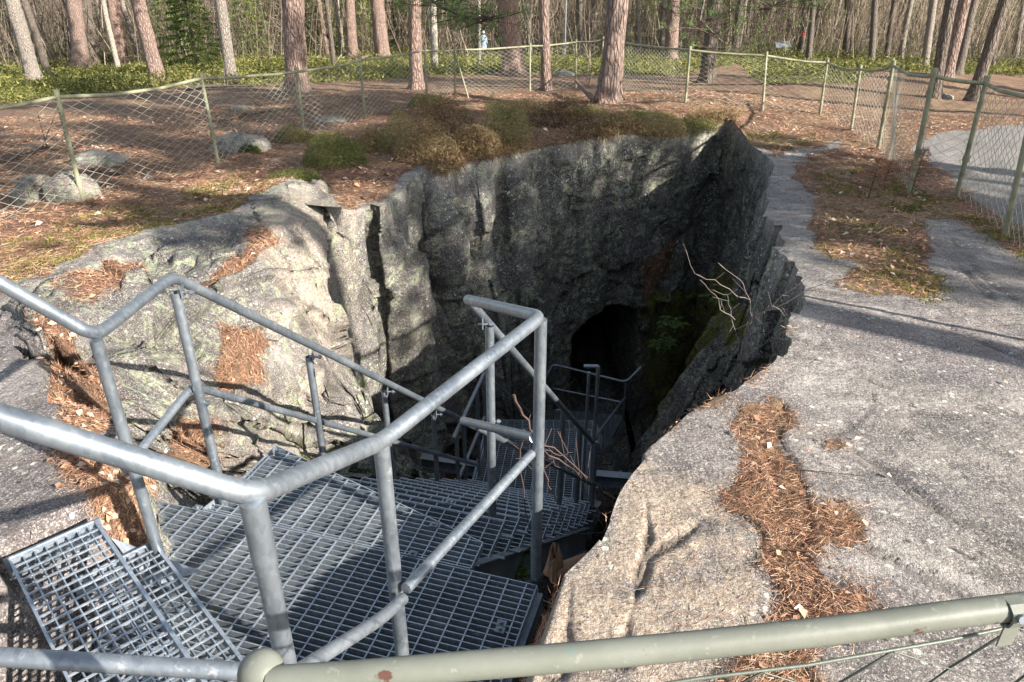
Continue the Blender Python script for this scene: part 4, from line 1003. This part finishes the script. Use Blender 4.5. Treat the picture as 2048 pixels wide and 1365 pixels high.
for i, (bx, by, H, R, lb) in enumerate(((398, 152, 5.2, 1.7, 'bushy bright green spruce between two leaning pines'), (352, 118, 6.5, 1.9, 'taller dark green spruce behind the bright green one'), (505, 112, 6.5, 2.0, 'dark green spruce left of the thick straight reddish pine'),
        (640, 106, 7, 2.2, 'dark green spruce right of the thick straight reddish pine'), (728, 98, 7, 1.9, 'dark green spruce between the orange brown pine and the stout one'), (560, 84, 8, 2.4, 'distant spruce showing behind the thick straight reddish pine'), (805, 92, 6, 1.6, 'distant dark spruce left of the pine with green branches'), (20, 80, 8, 2.2, 'distant spruce in the upper left corner of the forest'), (1290, 60, 7, 1.7, 'distant spruce between the pit edge pine and the bright sunlit pine'))):
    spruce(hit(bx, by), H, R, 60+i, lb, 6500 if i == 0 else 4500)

sm = [o for o in bpy.data.objects if o.name.startswith('crown') and o.data and o.data.materials[0] == M['spruce']][-3:]; rg = np.random.default_rng(4)
for i in range(42):
    pxx = rg.uniform(-40, 1500) if i < 31 else rg.uniform(1500, 2080); b = hit(pxx, rg.uniform(36, 66)); e_ = empty('spruce_tree', tuple(map(float, b)), near_label(pxx, ('distant dusky', 'far dark', 'dim green', 'low bushy', 'tall sunlit', 'narrow shaded')[i % 6]+' spruce', ''), 'tree', 'distant spruces')
    c = bpy.data.objects.new('crown', sm[i % 3].data); COL.objects.link(c); c.parent = e_; c.scale = (1.5, 1.5, .9+.25*(i % 4)); c.rotation_euler = (0, 0, i)

# ------------------------------------------------------------------ bare brush, saplings
n = 9000; q = []
while len(q) < n:
    pxx = RNG.uniform(-150, 2200); r_ = RNG.uniform(24, 105) if RNG.random() < .75 else RNG.uniform(20, 40)
    d = ray(pxx, 100); d = d[:2]/np.hypot(*d[:2]); p = d*r_
    yy = proj(np.array([[p[0], p[1], HG(p[0], p[1])]]))[1][0]
    if yy > np.interp(pxx, [0, 300, 700, 1100, 1500, 2048], [140, 132, 118, 120, 112, 138]): continue
    if abs(pxx-968) < 9 and r_ < 54 or abs(pxx-1562) < 16 and r_ < 42: continue
    q.append((p[0], p[1], float(HG(p[0], p[1]))))
q = np.array(q); rr_ = np.hypot(q[:, 0], q[:, 1])
hgt = RNG.uniform(1.5, 6.5, n); ln = unit(np.stack([RNG.normal(0, .24, n), RNG.normal(0, .24, n), np.ones(n)], 1)); tip = q+ln*hgt[:, None]
mid = (q+tip)/2+RNG.normal(0, .07, (n, 3)); rad = np.where(RNG.random(n) < .8, RNG.uniform(.006, .02, n), RNG.uniform(.02, .05, n))
P0 = np.concatenate([q, mid]); P1_ = np.concatenate([mid, tip]); v0_ = RNG.random(n)**1.2; vr = np.concatenate([v0_, v0_])
nt = 52000; k = RNG.integers(0, n, nt); f = RNG.random((nt, 1)); bs = q[k]+(tip[k]-q[k])*f; te = bs+RNG.normal(0, .55, (nt, 3))+[0, 0, .2]
o = sticks(np.concatenate([P0, bs]), np.concatenate([P1_, te]), np.concatenate([rad, rad*.8, np.full(nt, .011)]), np.concatenate([rad*.8, rad*.3, np.full(nt, .003)]), np.concatenate([vr, RNG.random(nt)]), 'bare_brush', M['brush'])
tag(o, 'dense tangle of bare brown saplings and twigs filling the forest behind the trunks', 'brush', kind='stuff')
# some thin saplings nearer the fence, each with its own twigs
for i, (bx, by, tx, ty) in enumerate(((280, 140, 262, 0), (345, 128, 330, 10), (384, 130, 360, 0), (405, 126, 420, 20), (540, 130, 560, 8), (900, 118, 890, 0), (1128, 100, 1135, 0), (1180, 170, 1178, 0), (1302, 110, 1312, 0), (1450, 120, 1465, 20), (1660, 108, 1672, 0), (1830, 120, 1850, 0), (205, 120, 190, 0), (640, 118, 650, 0))):
    b = hit(bx, by); t = aty(tx, ty, b[1])-b; rg = np.random.default_rng(900+i); m = 26
    f = rg.random((m, 1)); bs = t*f; te = bs+rg.normal(0, .32, (m, 3))+[0, 0, .25]
    e_ = sticks(np.concatenate([[[0, 0, 0]], [t*.5], bs]), np.concatenate([[t*.5], [t], te]), np.concatenate([[.025, .02], np.full(m, .009)]), np.concatenate([[.02, .01], np.full(m, .003)]), rg.random(m+2)*.5+.4, 'sapling', M['brush'])
    e_.location = b; tag(e_, near_label(bx, 'bare twiggy sapling', 'standing '), 'sapling', 'bare saplings behind the fence')

# ------------------------------------------------------------------ ground cover
def dist_w(pw): return 1/np.maximum(frc, 1.2)**pw
def clumpf(sc, s, lo=.0, hi=.25): return np.clip((fbm(cen, sc, 3, s)-lo)/(hi-lo), 0, 1)
selg = fgreen > .15
w = np.where((fgreen > .15) & (frc < 62) & (frc > 10), 1, 0)*np.maximum(frc, 10)**-1.2*(.22+clumpf(.6, 5, -.2, .3)+.6*clumpf(1.6, 6, 0, .3))
n = 185000; p, nn_, k = scatter(n, w); r_ = frc[k]
c = unit(np.stack([RNG.normal(0, 1, n), RNG.normal(0, 1, n), RNG.normal(.6, .6, n)], 1)); hum = np.clip(.22+.55*fbm(p*[1, 1, 0], .9, 3, 61), .04, .6); p = p+np.stack([0*r_, 0*r_, RNG.random(n)**1.4*hum], 1)
v = np.clip(.38+.5*fbm(p, .55, 3, 8)+RNG.normal(0, .22, n), 0, 1)
h = RNG.uniform(.03, .085, n)*(1+r_/35); o = blades(p, c, h, h*.36, v, 'blueberry_shrubs', M['berry'], two=False)
tag(o, 'low yellow green blueberry shrubs covering the forest floor behind the fence', 'shrubs', kind='stuff')
# fallen needles
lit_in = inner[FA[:, 0]]
w = np.where(frc < 17, flit*(1-fgrav), 0)*dist_w(2.1)*np.where(lit_in & (cen[:, 2] < -3.5), .15, np.where(lit_in | (cen[:, 0] < -1.2) & (frc < 6), 2.6, 1)); n = 130000; p, nn_, k = scatter(n, w); r_ = frc[k]
d = unit(np.cross(nn_, RNG.normal(size=(n, 3)))+nn_*RNG.uniform(-.06, .32, (n, 1)))
sc = np.clip(r_/3.2, 1, 3.2); p = p+nn_*(RNG.random((n, 1))*.012+.002)
v = np.clip(.45+.25*fbm(p, 1.5, 3, 18)+RNG.normal(0, .24, n), 0, 1)
o = blades(p, d, RNG.uniform(.025, .05, n)*sc**.7, .0021*sc, v, 'pine_needle_litter', M['needle'], two=False); tag(o, 'reddish brown fallen pine needles in the rock cracks and on the ground', 'needles', kind='stuff')
# strays on the bare rock
w = np.where((frc < 9) & (flit < .4) & (fn[:, 2] > .6), 1, 0)*dist_w(2)*clumpf(1.7, 25, -.1, .3); n = 1500; p, nn_, k = scatter(n, w); r_ = frc[k]
d = unit(np.cross(nn_, RNG.normal(size=(n, 3)))+nn_*.05); sc = np.clip(r_/3.2, 1, 3)
o = blades(p+nn_*.003, d, RNG.uniform(.02, .045, n), .0019*sc, RNG.random(n), 'stray_needles', M['needle'], two=False); tag(o, 'single pine needles scattered over the bare rock', 'needles', kind='stuff')
# fallen leaves
w = np.where(frc < 16, np.clip(flit+.01, 0, 1)*(1-fgrav), 0)*dist_w(1.6)*(.2+clumpf(.9, 33, 0, .3)+3*((fpx < 330) & (fpy > 640))); n = 3600; p, nn_, k = scatter(n, w)
t1 = unit(np.cross(nn_, RNG.normal(size=(n, 3)))+nn_*RNG.normal(0, .25, (n, 1))); t2 = unit(np.cross(nn_, t1)+nn_*RNG.normal(0, .3, (n, 1))); L_ = (RNG.uniform(.012, .028, n)*np.clip(frc[k]/5, .8, 1.6))[:, None]
p = p+nn_*.014; V = np.stack([p-t1*L_, p-t2*L_*.62+nn_*L_*.2, p+t1*L_, p+t2*L_*.62+nn_*L_*.35], 1).reshape(-1, 3); b = np.arange(n)[:, None]*4
o = mesh_np('fallen_leaves', V, np.concatenate([b+[0, 1, 2], b+[0, 2, 3]]), M['leaf'], attrs=dict(v=np.repeat(RNG.random(n), 4))); tag(o, 'small curled brown leaves lying among the needles', 'leaves', kind='stuff')
# moss
w = np.where(frc < 16, np.clip(fmoss*1.4, 0, 1), 0)*dist_w(1.6)*clumpf(2.5, 43, -.05, .2)**2; n = 30000; p, nn_, k = scatter(n, w)
d = unit(nn_+RNG.normal(0, .55, (n, 3))); sc = np.clip(frc[k]/4, .8, 2.5)
o = blades(p, d, RNG.uniform(.008, .022, n)*sc, .005*sc, np.clip(.5+.3*fbm(p, 2, 2, 3)+RNG.normal(0, .25, n), 0, 1), 'moss', M['mossb'], two=False); tag(o, 'yellow green moss cushions at the edges of the rock', 'moss', kind='stuff')
# twigs on the ground
w = np.where(frc < 15, flit*(1-fgrav), 0)*dist_w(1.2); n = 420; p, nn_, k = scatter(n, w)
d = unit(np.cross(nn_, RNG.normal(size=(n, 3)))+nn_*.06); L_ = RNG.uniform(.06, .32, (n, 1)); o = sticks(p+nn_*.008, p+nn_*.012+d*L_, .0028*np.clip(frc[k]/4, 1, 2.5), .0015*np.clip(frc[k]/4, 1, 2.5), RNG.random(n), 'fallen_twigs', M['brush'])
tag(o, 'small dead twigs strewn on the needle covered ground', 'twigs', kind='stuff')

# vegetation fringe hanging over the far rim
r0_ = int(np.where(kinds >= 0)[0][0]); rim3 = P2.reshape(nr, nc, 3)[r0_]; rpx_, rpy_, _d = proj(rim3)
ok = np.where((rpx_ > 855) & (rpx_ < 1470) & (rim3[:, 1] > 8))[0]; n = 13000
k = RNG.choice(ok, n); back = RNG.random((n, 1))**1.5*.55; od_ = -dcen[k]; p = rim3[k]+od_*back+RNG.normal(0, .03, (n, 3)); p[:, 2] = rim3[k][:, 2]+back[:, 0]*.12+.01
patch = vnoise(rim3[k]*[1, 1, 0], 1.7, 91); dens_ = np.clip(.5+patch*1.3, .12, 1); d = unit(-od_*RNG.uniform(.1, 1.1, (n, 1))+RNG.normal(0, .5, (n, 3))+np.array([0, 0, .25])-np.array([0, 0, .9])*(RNG.random((n, 1)) < .4))
v = np.clip(.42+.3*vnoise(rim3[k], .9, 92)+RNG.normal(0, .2, n), 0, 1)
o = blades(p, d, RNG.uniform(.05, .17, n)*dens_, .0075*np.ones(n), v, 'hanging_rim_growth', M['heath'], bendz=.25); tag(o, 'dry moss and heather fringe hanging over the far edge of the pit', 'ground cover', kind='stuff')
# heather and shrubs along the rim
def shrub(bx, by, rad, h, vm, seed, label, name='heather_bush', cat='bush', mat='heath', n=1500, wid=.008, up=.9, vs=.2, sq=.75):
    b = hit(bx, by); b[2] = zat(b[0], b[1]); rg = np.random.default_rng(seed); e_ = None
    D = math.hypot(b[0], b[1]); R_ = rad/FOC*D*1.02; h = h*1.35; n = int(n*2.9)
    a = rg.random(n)*6.28; q = rg.random(n)**.6*R_; p = np.stack([np.cos(a)*q, np.sin(a)*q*sq, np.zeros(n)], 1)
    p[:, 2] = [zat(b[0]+x_, b[1]+y_)-b[2]-.03 if i_ % 8 == 0 else 0 for i_, (x_, y_) in enumerate(p[:, :2])]
    zs = p[::8, 2]; p[:, 2] = np.repeat(zs, 8)[:n]
    dome = np.sqrt(np.clip(1-(q/R_)**2, .05, 1)); hh = rg.random(n)**.7; lump = 1+.35*vnoise(p*5+seed, 1, 5)
    p = p+np.stack([p[:, 0]*.15*hh, p[:, 1]*.15*hh, hh*dome*h*lump], 1)
    d = unit(np.stack([rg.normal(0, 1, n), rg.normal(0, 1, n), rg.normal(.35, .8, n)], 1))
    v = np.clip(vm-.05+.3*hh+.15*vnoise(p*6+seed, 1, 2)+rg.normal(0, vs*.8, n), 0, 1); L_ = rg.uniform(.02, .065, n)
    o = blades(p, d, L_, wid*np.ones(n), v, name, M[mat], bendz=.1, two=False); o.location = b; tag(o, label, cat)
HE = [(1285, 240, 62, .1, .82, 'straw coloured dry grass mat right of the pit edge pine'), (1180, 232, 40, .12, .7, 'straw and brown grass tuft at the foot of the pit edge pine'), (1390, 262, 40, .1, .85, 'bright straw coloured mat near the highest corner of the rim'), (885, 268, 62, .42, .22, 'dark brown heather bush above the far wall, left of the pale one'), (1012, 282, 46, .45, .72, 'pale straw coloured heather bush hanging over the far rim'), (800, 300, 38, .34, .62, 'ochre heather tuft left of the dark heather bush'),
      (1120, 252, 62, .34, .12, 'dark reddish heather mat on the far rim below the pit edge pine'), (1040, 230, 60, .22, .45, 'low mixed heather behind the pale straw coloured bush'), (1235, 262, 42, .3, .35, 'heather tuft spilling over the rim right below the pit edge pine'), (1315, 268, 50, .22, .5, 'ochre heather fringe at the right part of the far rim'),
      (672, 332, 56, .26, .95, 'dark green crowberry mat lying left of the far wall'), (850, 318, 58, .3, .35, 'rusty heather mound right at the rim above the left wall'), (950, 300, 48, .3, .3, 'brown heather mound between the dark and the pale bushes'), (745, 300, 36, .2, .5, 'small heather tuft above the dark green crowberry mat'), (1405, 252, 34, .18, .3, 'dry moss and heather fringe at the highest corner of the rim'),
      (590, 282, 36, .16, .75, 'green leafy tuft at the foot of the third fence post'), (860, 212, 36, .2, .95, 'small green juniper like tuft at the foot of the fence post in the middle'), (590, 365, 46, .07, 1.0, 'bright green lingonberry leaves above the sunlit rock'), (500, 306, 18, .1, 1.0, 'small green sprig in front of the low grey boulder')]
for i, (bx, by, rad, h, vm, lb) in enumerate(HE):
    shrub(bx, by, rad, h, vm, 700+i, lb, n=2600 if rad > 44 else 1500, wid=.0075)

# ------------------------------------------------------------------ boulders
def boulder(name, c, sx, sy, sz, seed, label, rot=0.0, cut=None, cat='boulder', parent=None):
    import bmesh
    bm = bmesh.new(); bmesh.ops.create_icosphere(bm, subdivisions=5, radius=1.0)
    V = np.array([v.co[:] for v in bm.verts]); N_ = V.copy()
    fv_, fc_ = facet(V*.9+seed, 1.1, seed, .6, .35); V = V*(1+.34*fv_+.16*fbm(V+seed, 1.6, 5, seed))[:, None]
    V = np.sign(V)*np.abs(V)**.88
    if cut is not None: V[:, 0] = np.minimum(V[:, 0], cut+.08*fbm(V+seed, 3, 3, 5)) if cut > 0 else np.maximum(V[:, 0], cut+.08*fbm(V+seed, 3, 3, 5))
    V = V*[sx, sy, sz]; co, si = math.cos(rot), math.sin(rot); V = np.stack([V[:, 0]*co-V[:, 1]*si, V[:, 0]*si+V[:, 1]*co, V[:, 2]], 1)
    for v, q in zip(bm.verts, V): v.co = q
    me = bpy.data.meshes.new(name); bm.to_mesh(me); bm.free(); me.polygons.foreach_set('use_smooth', np.ones(len(me.polygons), bool))
    z = np.zeros((len(me.vertices), 4), np.float32); z[:, 1] = .12*np.clip(V[:, 2]/sz, 0, 1); z[:, 3] = .25
    at = me.attributes.new('mask', 'FLOAT_COLOR', 'POINT'); at.data.foreach_set('color', z.ravel())
    z2 = np.zeros((len(me.vertices), 4), np.float32); z2[:, 3] = 1; at = me.attributes.new('mask2', 'FLOAT_COLOR', 'POINT'); at.data.foreach_set('color', z2.ravel())
    at = me.attributes.new('crack', 'FLOAT', 'POINT'); at.data.foreach_set('value', np.ones(len(me.vertices), np.float32))
    me.materials.append(M['terrain']); o = bpy.data.objects.new(name, me); COL.objects.link(o); o.location = c
    if parent: o.parent = parent
    if label: tag(o, label, cat)
    return o
q = hit(110, 402); e_ = empty('split_boulder', tuple(map(float, q)), 'pale granite boulder split in two beside the leftmost fence post', 'boulder')
boulder('boulder_half', (-.17, .03, .03), .22, .22, .22, 3, None, -.25, .25, parent=e_); boulder('boulder_half', (.13, .08, .04), .27, .25, .26, 8, None, -.25, -.42, parent=e_)
for (bx, by, sx, sy, sz, sd, lb, rt_) in ((200, 328, .42, .34, .2, 4, 'low flat grey boulder behind the leftmost fence post', .1), (484, 300, .50, .34, .27, 6, 'rounded grey boulder right of the second fence post', -.15), (1128, 152, .42, .4, .3, 9, 'dark mossy boulder in the shrubs right of the widest pine', 0),
        (660, 240, .3, .25, .09, 12, 'small flat pale stone right of the third fence post', 0), (482, 218, .25, .2, .08, 14, 'small pale stone between the fence and the pale leaning pine', 0), (637, 384, .13, .12, .2, 16, 'small upright grey stone on the rim above the sunlit rock', .3), (1885, 196, .26, .2, .14, 17, 'small dark stump like stone behind the right hand fence', 0), (300, 360, .09, .07, .04, 19, 'little grey stone on the needles below the fence', 0), (985, 148, .3, .2, .12, 23, 'low pale stone beside the foot of the widest pine', 0)):
    q = hit(bx, by); q[2] = zat(q[0], q[1]); boulder('boulder', tuple(q-[0, 0, sz*.18]), sx*.85, sy*.85, sz*.85, sd, lb, rt_)
# rocks lying in the pit wall
for (px_, py_, g_, s_, sd, lb) in ((600, 770, 3.1, .2, 31, 'rounded lichen covered rock knob at the lower end of the near slope'), (540, 640, 2.52, .2, 32, 'angular rock block on the near slope above the rusty needles'), (250, 1035, 2.35, .12, 34, 'flat grey stone beside the upper platform corner')):
    q = X(px_, py_, g_); boulder('rock_block', tuple(q), s_, s_*.9, s_*.8, sd, lb, .4, cat='rock')

# ------------------------------------------------------------------ person walking in the forest
def person():
    b = hit(967, 118); H = 1.66
    e_ = empty('person', tuple(map(float, b)), 'person in a long pale blue coat, white cap and dark trousers walking between the trees', 'person')
    V = [(0, 0, .92), (0, 0, 1.1), (0, .01, 1.28), (0, .01, 1.4), (0, 0, 1.47), (0, -.02, 1.56), (0, -.02, 1.62),
         (-.16, .01, 1.36), (-.2, .0, 1.1), (-.17, -.12, .92), (-.16, -.16, .84), (.16, .01, 1.36), (.21, .05, 1.12), (.22, .0, .9), (.22, -.04, .82),
         (-.09, 0, .86), (-.1, -.12, .48), (-.1, -.02, .08), (-.1, -.16, .03), (.09, 0, .86), (.1, .06, .48), (.1, .18, .1), (.1, .05, .04)]
    E = [(0, 1), (1, 2), (2, 3), (3, 4), (4, 5), (5, 6), (3, 7), (7, 8), (8, 9), (9, 10), (3, 11), (11, 12), (12, 13), (13, 14), (0, 15), (15, 16), (16, 17), (17, 18), (0, 19), (19, 20), (20, 21), (21, 22)]
    R_ = [.14, .13, .15, .09, .055, .095, .085, .065, .05, .04, .045, .065, .05, .04, .045, .09, .065, .045, .035, .09, .065, .045, .035]
    def skin(name, V, E, R_, mat):
        me = bpy.data.meshes.new(name); me.from_pydata(V, E, []); o = bpy.data.objects.new(name, me); COL.objects.link(o); m = o.modifiers.new('skin', 'SKIN')
        for i, r in enumerate(R_): me.skin_vertices[0].data[i].radius = (r, r)
        me.skin_vertices[0].data[0].use_root = True
        s = o.modifiers.new('sub', 'SUBSURF'); s.levels = s.render_levels = 2
        me.materials.append(mat); o.parent = e_; return o
    skin('body', V, E, R_, m_flat('skin_and_trousers', (.07, .065, .075), .8))
    # coat: a flared shell
    coat = MB(); rings_ = [(.62, .25, .2), (.8, .22, .18), (1.0, .19, .16), (1.2, .2, .16), (1.36, .2, .14), (1.44, .1, .09), (1.49, .07, .07)]
    n = 16; Vc = []
    for z, a_, b_ in rings_:
        for k in range(n): t = 2*math.pi*k/n; Vc.append((a_*math.cos(t), b_*math.sin(t)*(1+.06*math.sin(3*t)), z))
    Fc = [(i*n+k, i*n+(k+1) % n, (i+1)*n+(k+1) % n, (i+1)*n+k) for i in range(len(rings_)-1) for k in range(n)]; coat.add(Vc, Fc, True)
    for s in (-1, 1):
        coat.tube([(s*.17, .01, 1.38), (s*.23, .0, 1.12), (s*.22, -.1, .92)], .06, 8, radii=[.07, .065, .055])
    coat.build('coat', m_flat('pale_blue_cloth', (.22, .29, .36), .8, v=.2), e_)
    hd = MB(); pr = [(.0, .145), (.05, .14), (.08, .115), (.095, .07), (.1, .03), (.095, 0.0)][::-1]
    Vh = [(r*math.cos(2*math.pi*k/12), -.02+r*math.sin(2*math.pi*k/12), 1.555+z) for r, z in pr for k in range(12)]
    hd.add(Vh, [(i*12+k, i*12+(k+1) % 12, (i+1)*12+(k+1) % 12, (i+1)*12+k) for i in range(len(pr)-1) for k in range(12)], True)
    hd.build('cap', m_flat('white_cloth', (.5, .5, .48), .8, v=.1), e_)
    fc_ = MB(); fc_.tube([(0, -.075, 1.5), (0, -.085, 1.56)], .055, 10); fc_.build('face', m_flat('skin', (.48, .27, .2), .6), e_)
    e_.rotation_euler = (0, 0, .5)
person()

# ------------------------------------------------------------------ information board, pole, logs
b = hit(1562, 113); e_ = empty('information_board', tuple(map(float, b)), 'pale slanted information board on thin legs in the clearing by the gravel', 'board')
mb = MB(); mb.obox((0, 0, .78), (.5, 0, .04), (0, .26, .16), (0, -.012, .02)); mb.build('panel', m_flat('pale_panel', (.17, .19, .21), .5, v=.15), e_)
for x_ in (-.38, .38): mb = MB(); mb.tube([(x_, 0, -.05), (x_, .02, .76)], .03, 8); mb.build('leg', M['grey'], e_)
b = hit(1129, 122); e_ = empty('light_pole', tuple(map(float, b)), 'thin grey metal pole with a small dark box, seen left of the pit edge pine', 'pole')
mb = MB(); mb.tube([(0, 0, -.1), (-.03, 0, 5)], .05, 10); mb.build('pole', M['galv'], e_); mb = MB(); mb.obox((.0, -.1, .95), (.13, 0, 0), (0, .07, 0), (0, 0, .17)); mb.build('box', m_flat('dark_box', (.04, .045, .05), .5), e_)
for i, (a_, c_3, r_, lb, mt) in enumerate((((640, 124), (745, 112), .09, 'long pale barked log lying left of the stout pine', 'birch'), ((668, 128), (700, 96), .05, 'thin pale branch leaning on the long fallen log', 'birch'), ((715, 124), (742, 116), .13, 'short rusty log end beside the smooth orange brown pine', 'pine'), ((840, 132), (900, 130), .06, 'pale log lying in the shrubs behind the braced fence corner', 'grey'), ((370, 182), (470, 176), .04, 'thin fallen branch lying along the fence at the left', 'grey'), ((440, 246), (560, 222), .025, 'thin dead branch on the sunlit needles between two posts', 'dark'), ((0, 330), (120, 292), .03, 'dark dead branch on the ground behind the leftmost mesh', 'dark'))):
    p = hit(*a_)+[0, 0, r_*.8]; q = hit(*c_3)+[0, 0, r_*.9]; m_ = (p+q)/2+[0, 0, .05]; b = (p+q)/2; mb = MB(); mb.tube([p-b, p*.6+q*.4-b+[0, .05, .03], q-b], r_, 8, radii=[r_, r_*.85, r_*.6])
    rg = np.random.default_rng(i)
    for k in range(4):
        s = p+(q-p)*rg.uniform(.2, .9)-b; mb.tube([s, s+rg.normal(0, .25, 3)+[0, 0, .22]], r_*.2+.004, 5, radii=[r_*.2+.004, .003])
    o = mb.build('fallen_log' if r_ > .05 else 'fallen_branch', M[mt]); o.location = b; tag(o, lb, 'log' if r_ > .05 else 'branch')

# ------------------------------------------------------------------ bare saplings and twigs at the pit
def twigplant(name, lines, y, label, cat, mat, r0=.006, parent=None):
    """polylines given as photo points at their own distance from the viewer"""
    mb = MB(); base = None
    for ln_ in lines:
        yy = ln_[0] if isinstance(ln_[0], (int, float)) else y; pts_ = ln_[1:] if isinstance(ln_[0], (int, float)) else ln_
        W3 = [aty(p_[0], p_[1], yy+(p_[2] if len(p_) > 2 else 0)) for p_ in pts_]
        if base is None: base = W3[0]
        m_ = len(W3); rr = r0 if ln_ is lines[0] else r0*.6; W4 = []
        for i in range(m_-1):
            for f in (0, .34, .67): W4.append(W3[i]*(1-f)+W3[i+1]*f+RNG.normal(0, .006, 3)*(f > 0))
        W4.append(W3[-1]); k_ = len(W4)
        mb.tube([w-base for w in W4], rr, 5, radii=[max(rr*(1-.8*i/(k_-1)), .0014) for i in range(k_)])
        for i in range(1, k_-1):
            if RNG.random() < .5: s = W4[i]-base; mb.tube([s, s+RNG.normal(0, .05, 3)+[0, 0, .03]], .0014, 4)
    o = mb.build(name, mat); o.location = base; return tag(o, label, cat)
twigplant('birch_sapling', [[(1500, 790), (1482, 720), (1490, 670), (1506, 640), (1500, 600), (1480, 560), (1440, 530)], [(1506, 640), (1545, 612, -.1), (1610, 560, -.2), (1700, 500, -.2), (1790, 425, -.2)], [(1506, 640), (1545, 618, -.1), (1640, 570, -.2), (1760, 535, -.3), (1830, 490, -.3)], [(1500, 690), (1530, 670), (1565, 650)], [(1482, 720), (1470, 660), (1462, 620), (1455, 590), (1425, 580)], [(1484, 700), (1525, 692), (1570, 660)], [(1500, 600), (1470, 590), (1430, 560), (1390, 548), (1372, 500)], [(1482, 720), (1468, 745), (1470, 780)], [(1470, 640), (1440, 620), (1430, 590), (1400, 560)], [(1545, 612, -.1), (1580, 640, -.1), (1600, 600, -.1)]],
          4.15, 'bare birch sapling leaning out of the pit along the right rock edge', 'sapling', M['ptwig'], .0055)
twigplant('broken_branch', [[(1028, 790), (1045, 830), (1070, 872), (1098, 912), (1120, 936)], [(1070, 872), (1130, 915), (1180, 960), (1225, 990), (1241, 1012)], [(1098, 912), (1150, 940), (1170, 985), (1190, 1020), (1200, 1045)], [(1048, 860), (1040, 900), (1042, 950), (1052, 1030), (1075, 1080), (1095, 1150), (1097, 1185)], [(1080, 885), (1096, 960), (1112, 1000), (1126, 1040), (1160, 1085)], [(1090, 900), (1120, 912), (1145, 905)]],
          2.3, 'broken twig with fine drooping ends caught in the railing corner', 'branch', M['twig'], .006)
for i, (x0, y0, x1, y1, yb, lb) in enumerate(((1735, 400, 1742, 318, 1, 'reddish dead pine seedling left of the two on the moss'), (1820, 392, 1832, 300, 1, 'reddish dead seedling next to the tall fence post on the right'), (1770, 360, 1768, 325, 1, 'small reddish dead seedling between its two taller neighbours'))):
    b = hit(x0, y0); H_ = aty(x1, y1, b[1])[2]-b[2]; rg = np.random.default_rng(i+5); m = 170
    f = rg.uniform(.25, 1, (m, 1)); s = np.array([[.03, 0, H_]])*f; a = rg.random(m)*6.28; L_ = (.30*(1.15-f[:, 0]))[:, None]; t = s+np.stack([np.cos(a), np.sin(a), .25*np.ones(m)], 1)*L_
    e_ = empty('dead_seedling', tuple(map(float, b)), lb, 'seedling')
    sticks(np.concatenate([[[0, 0, -.02]], s[:40]]), np.concatenate([[[.03, 0, H_]], t[:40]]), np.concatenate([[.008], np.full(40, .003)]), np.concatenate([[.004], np.full(40, .0015)]), rg.random(41)*.3, 'stem', M['brush'], e_)
    c = np.repeat(s+(t-s)*rg.uniform(.3, 1, (m, 1)), 7, 0); d = unit(rg.normal(size=(len(c), 3))+[0, 0, .3]); o = blades(c, d, .045*np.ones(len(c)), .0035*np.ones(len(c)), rg.random(len(c))*.5+.05, 'needles', M['needle'], two=False, parent=e_); o['kind'] = 'stuff'
# rotten stump by the platform corner
q = X(1108, 1128, 2.02); mb = MB(); nn2 = 14; Vs = []; zs_ = [-.06, -.01, .03, .06]
for i, z in enumerate(zs_):
    for k in range(nn2): t = 2*math.pi*k/nn2; r_ = .032*(1+.35*math.sin(3*t+i)+.15*math.sin(7*t))*(1-.12*i); Vs.append((r_*math.cos(t), r_*math.sin(t), z+(.05*math.sin(5*t) if i == 3 else 0)))
mb.add(Vs, [(i*nn2+k, i*nn2+(k+1) % nn2, (i+1)*nn2+(k+1) % nn2, (i+1)*nn2+k) for i in range(3) for k in range(nn2)]); mb.tube([(0, 0, -.05), (.14, .06, -.03), (.2, .02, -.1)], .03, 7, radii=[.035, .03, .015]); o = mb.build('rotten_stump', M['wood']); o.location = q; tag(o, 'rotten orange brown stump wedged between platform corner and tan rock', 'stump')
# ferns
for i, (bx, by, g_, s_, lb) in enumerate(((1325, 690, 4.3, .24, 'green fern on the mossy ledge right of the tunnel mouth'), (1345, 650, 3.9, .2, 'smaller green fern higher up the mossy ledge'), (1020, 1125, 2.9, .15, 'tiny green fern on the dark debris under the flight'), (1440, 600, 3.2, .2, 'little fern high on the dark right wall'))):
    b = X(bx, by, g_); rg = np.random.default_rng(i+40); c = []; d = []
    for k in range(11):
        a = rg.random()*6.28; L_ = s_*rg.uniform(.7, 1.2)
        for t in np.linspace(.12, 1, 16):
            p = np.array([math.cos(a)*L_*t, math.sin(a)*L_*t, L_*(.75*t-.65*t*t)]); w_ = .30*s_*(1-t)**.7+.01
            for sgn in (-1, 1): c.append(p); d.append(np.array([-math.sin(a)*sgn*w_, math.cos(a)*sgn*w_, -.1*w_])+np.array([math.cos(a), math.sin(a), 0])*w_*.35)
    c = np.array(c); d = np.array(d); o = blades(c, unit(d), np.linalg.norm(d, axis=1), .022*np.ones(len(c)), rg.random(len(c))*.4, 'fern', M['spruce']); o.location = b; tag(o, lb, 'fern')
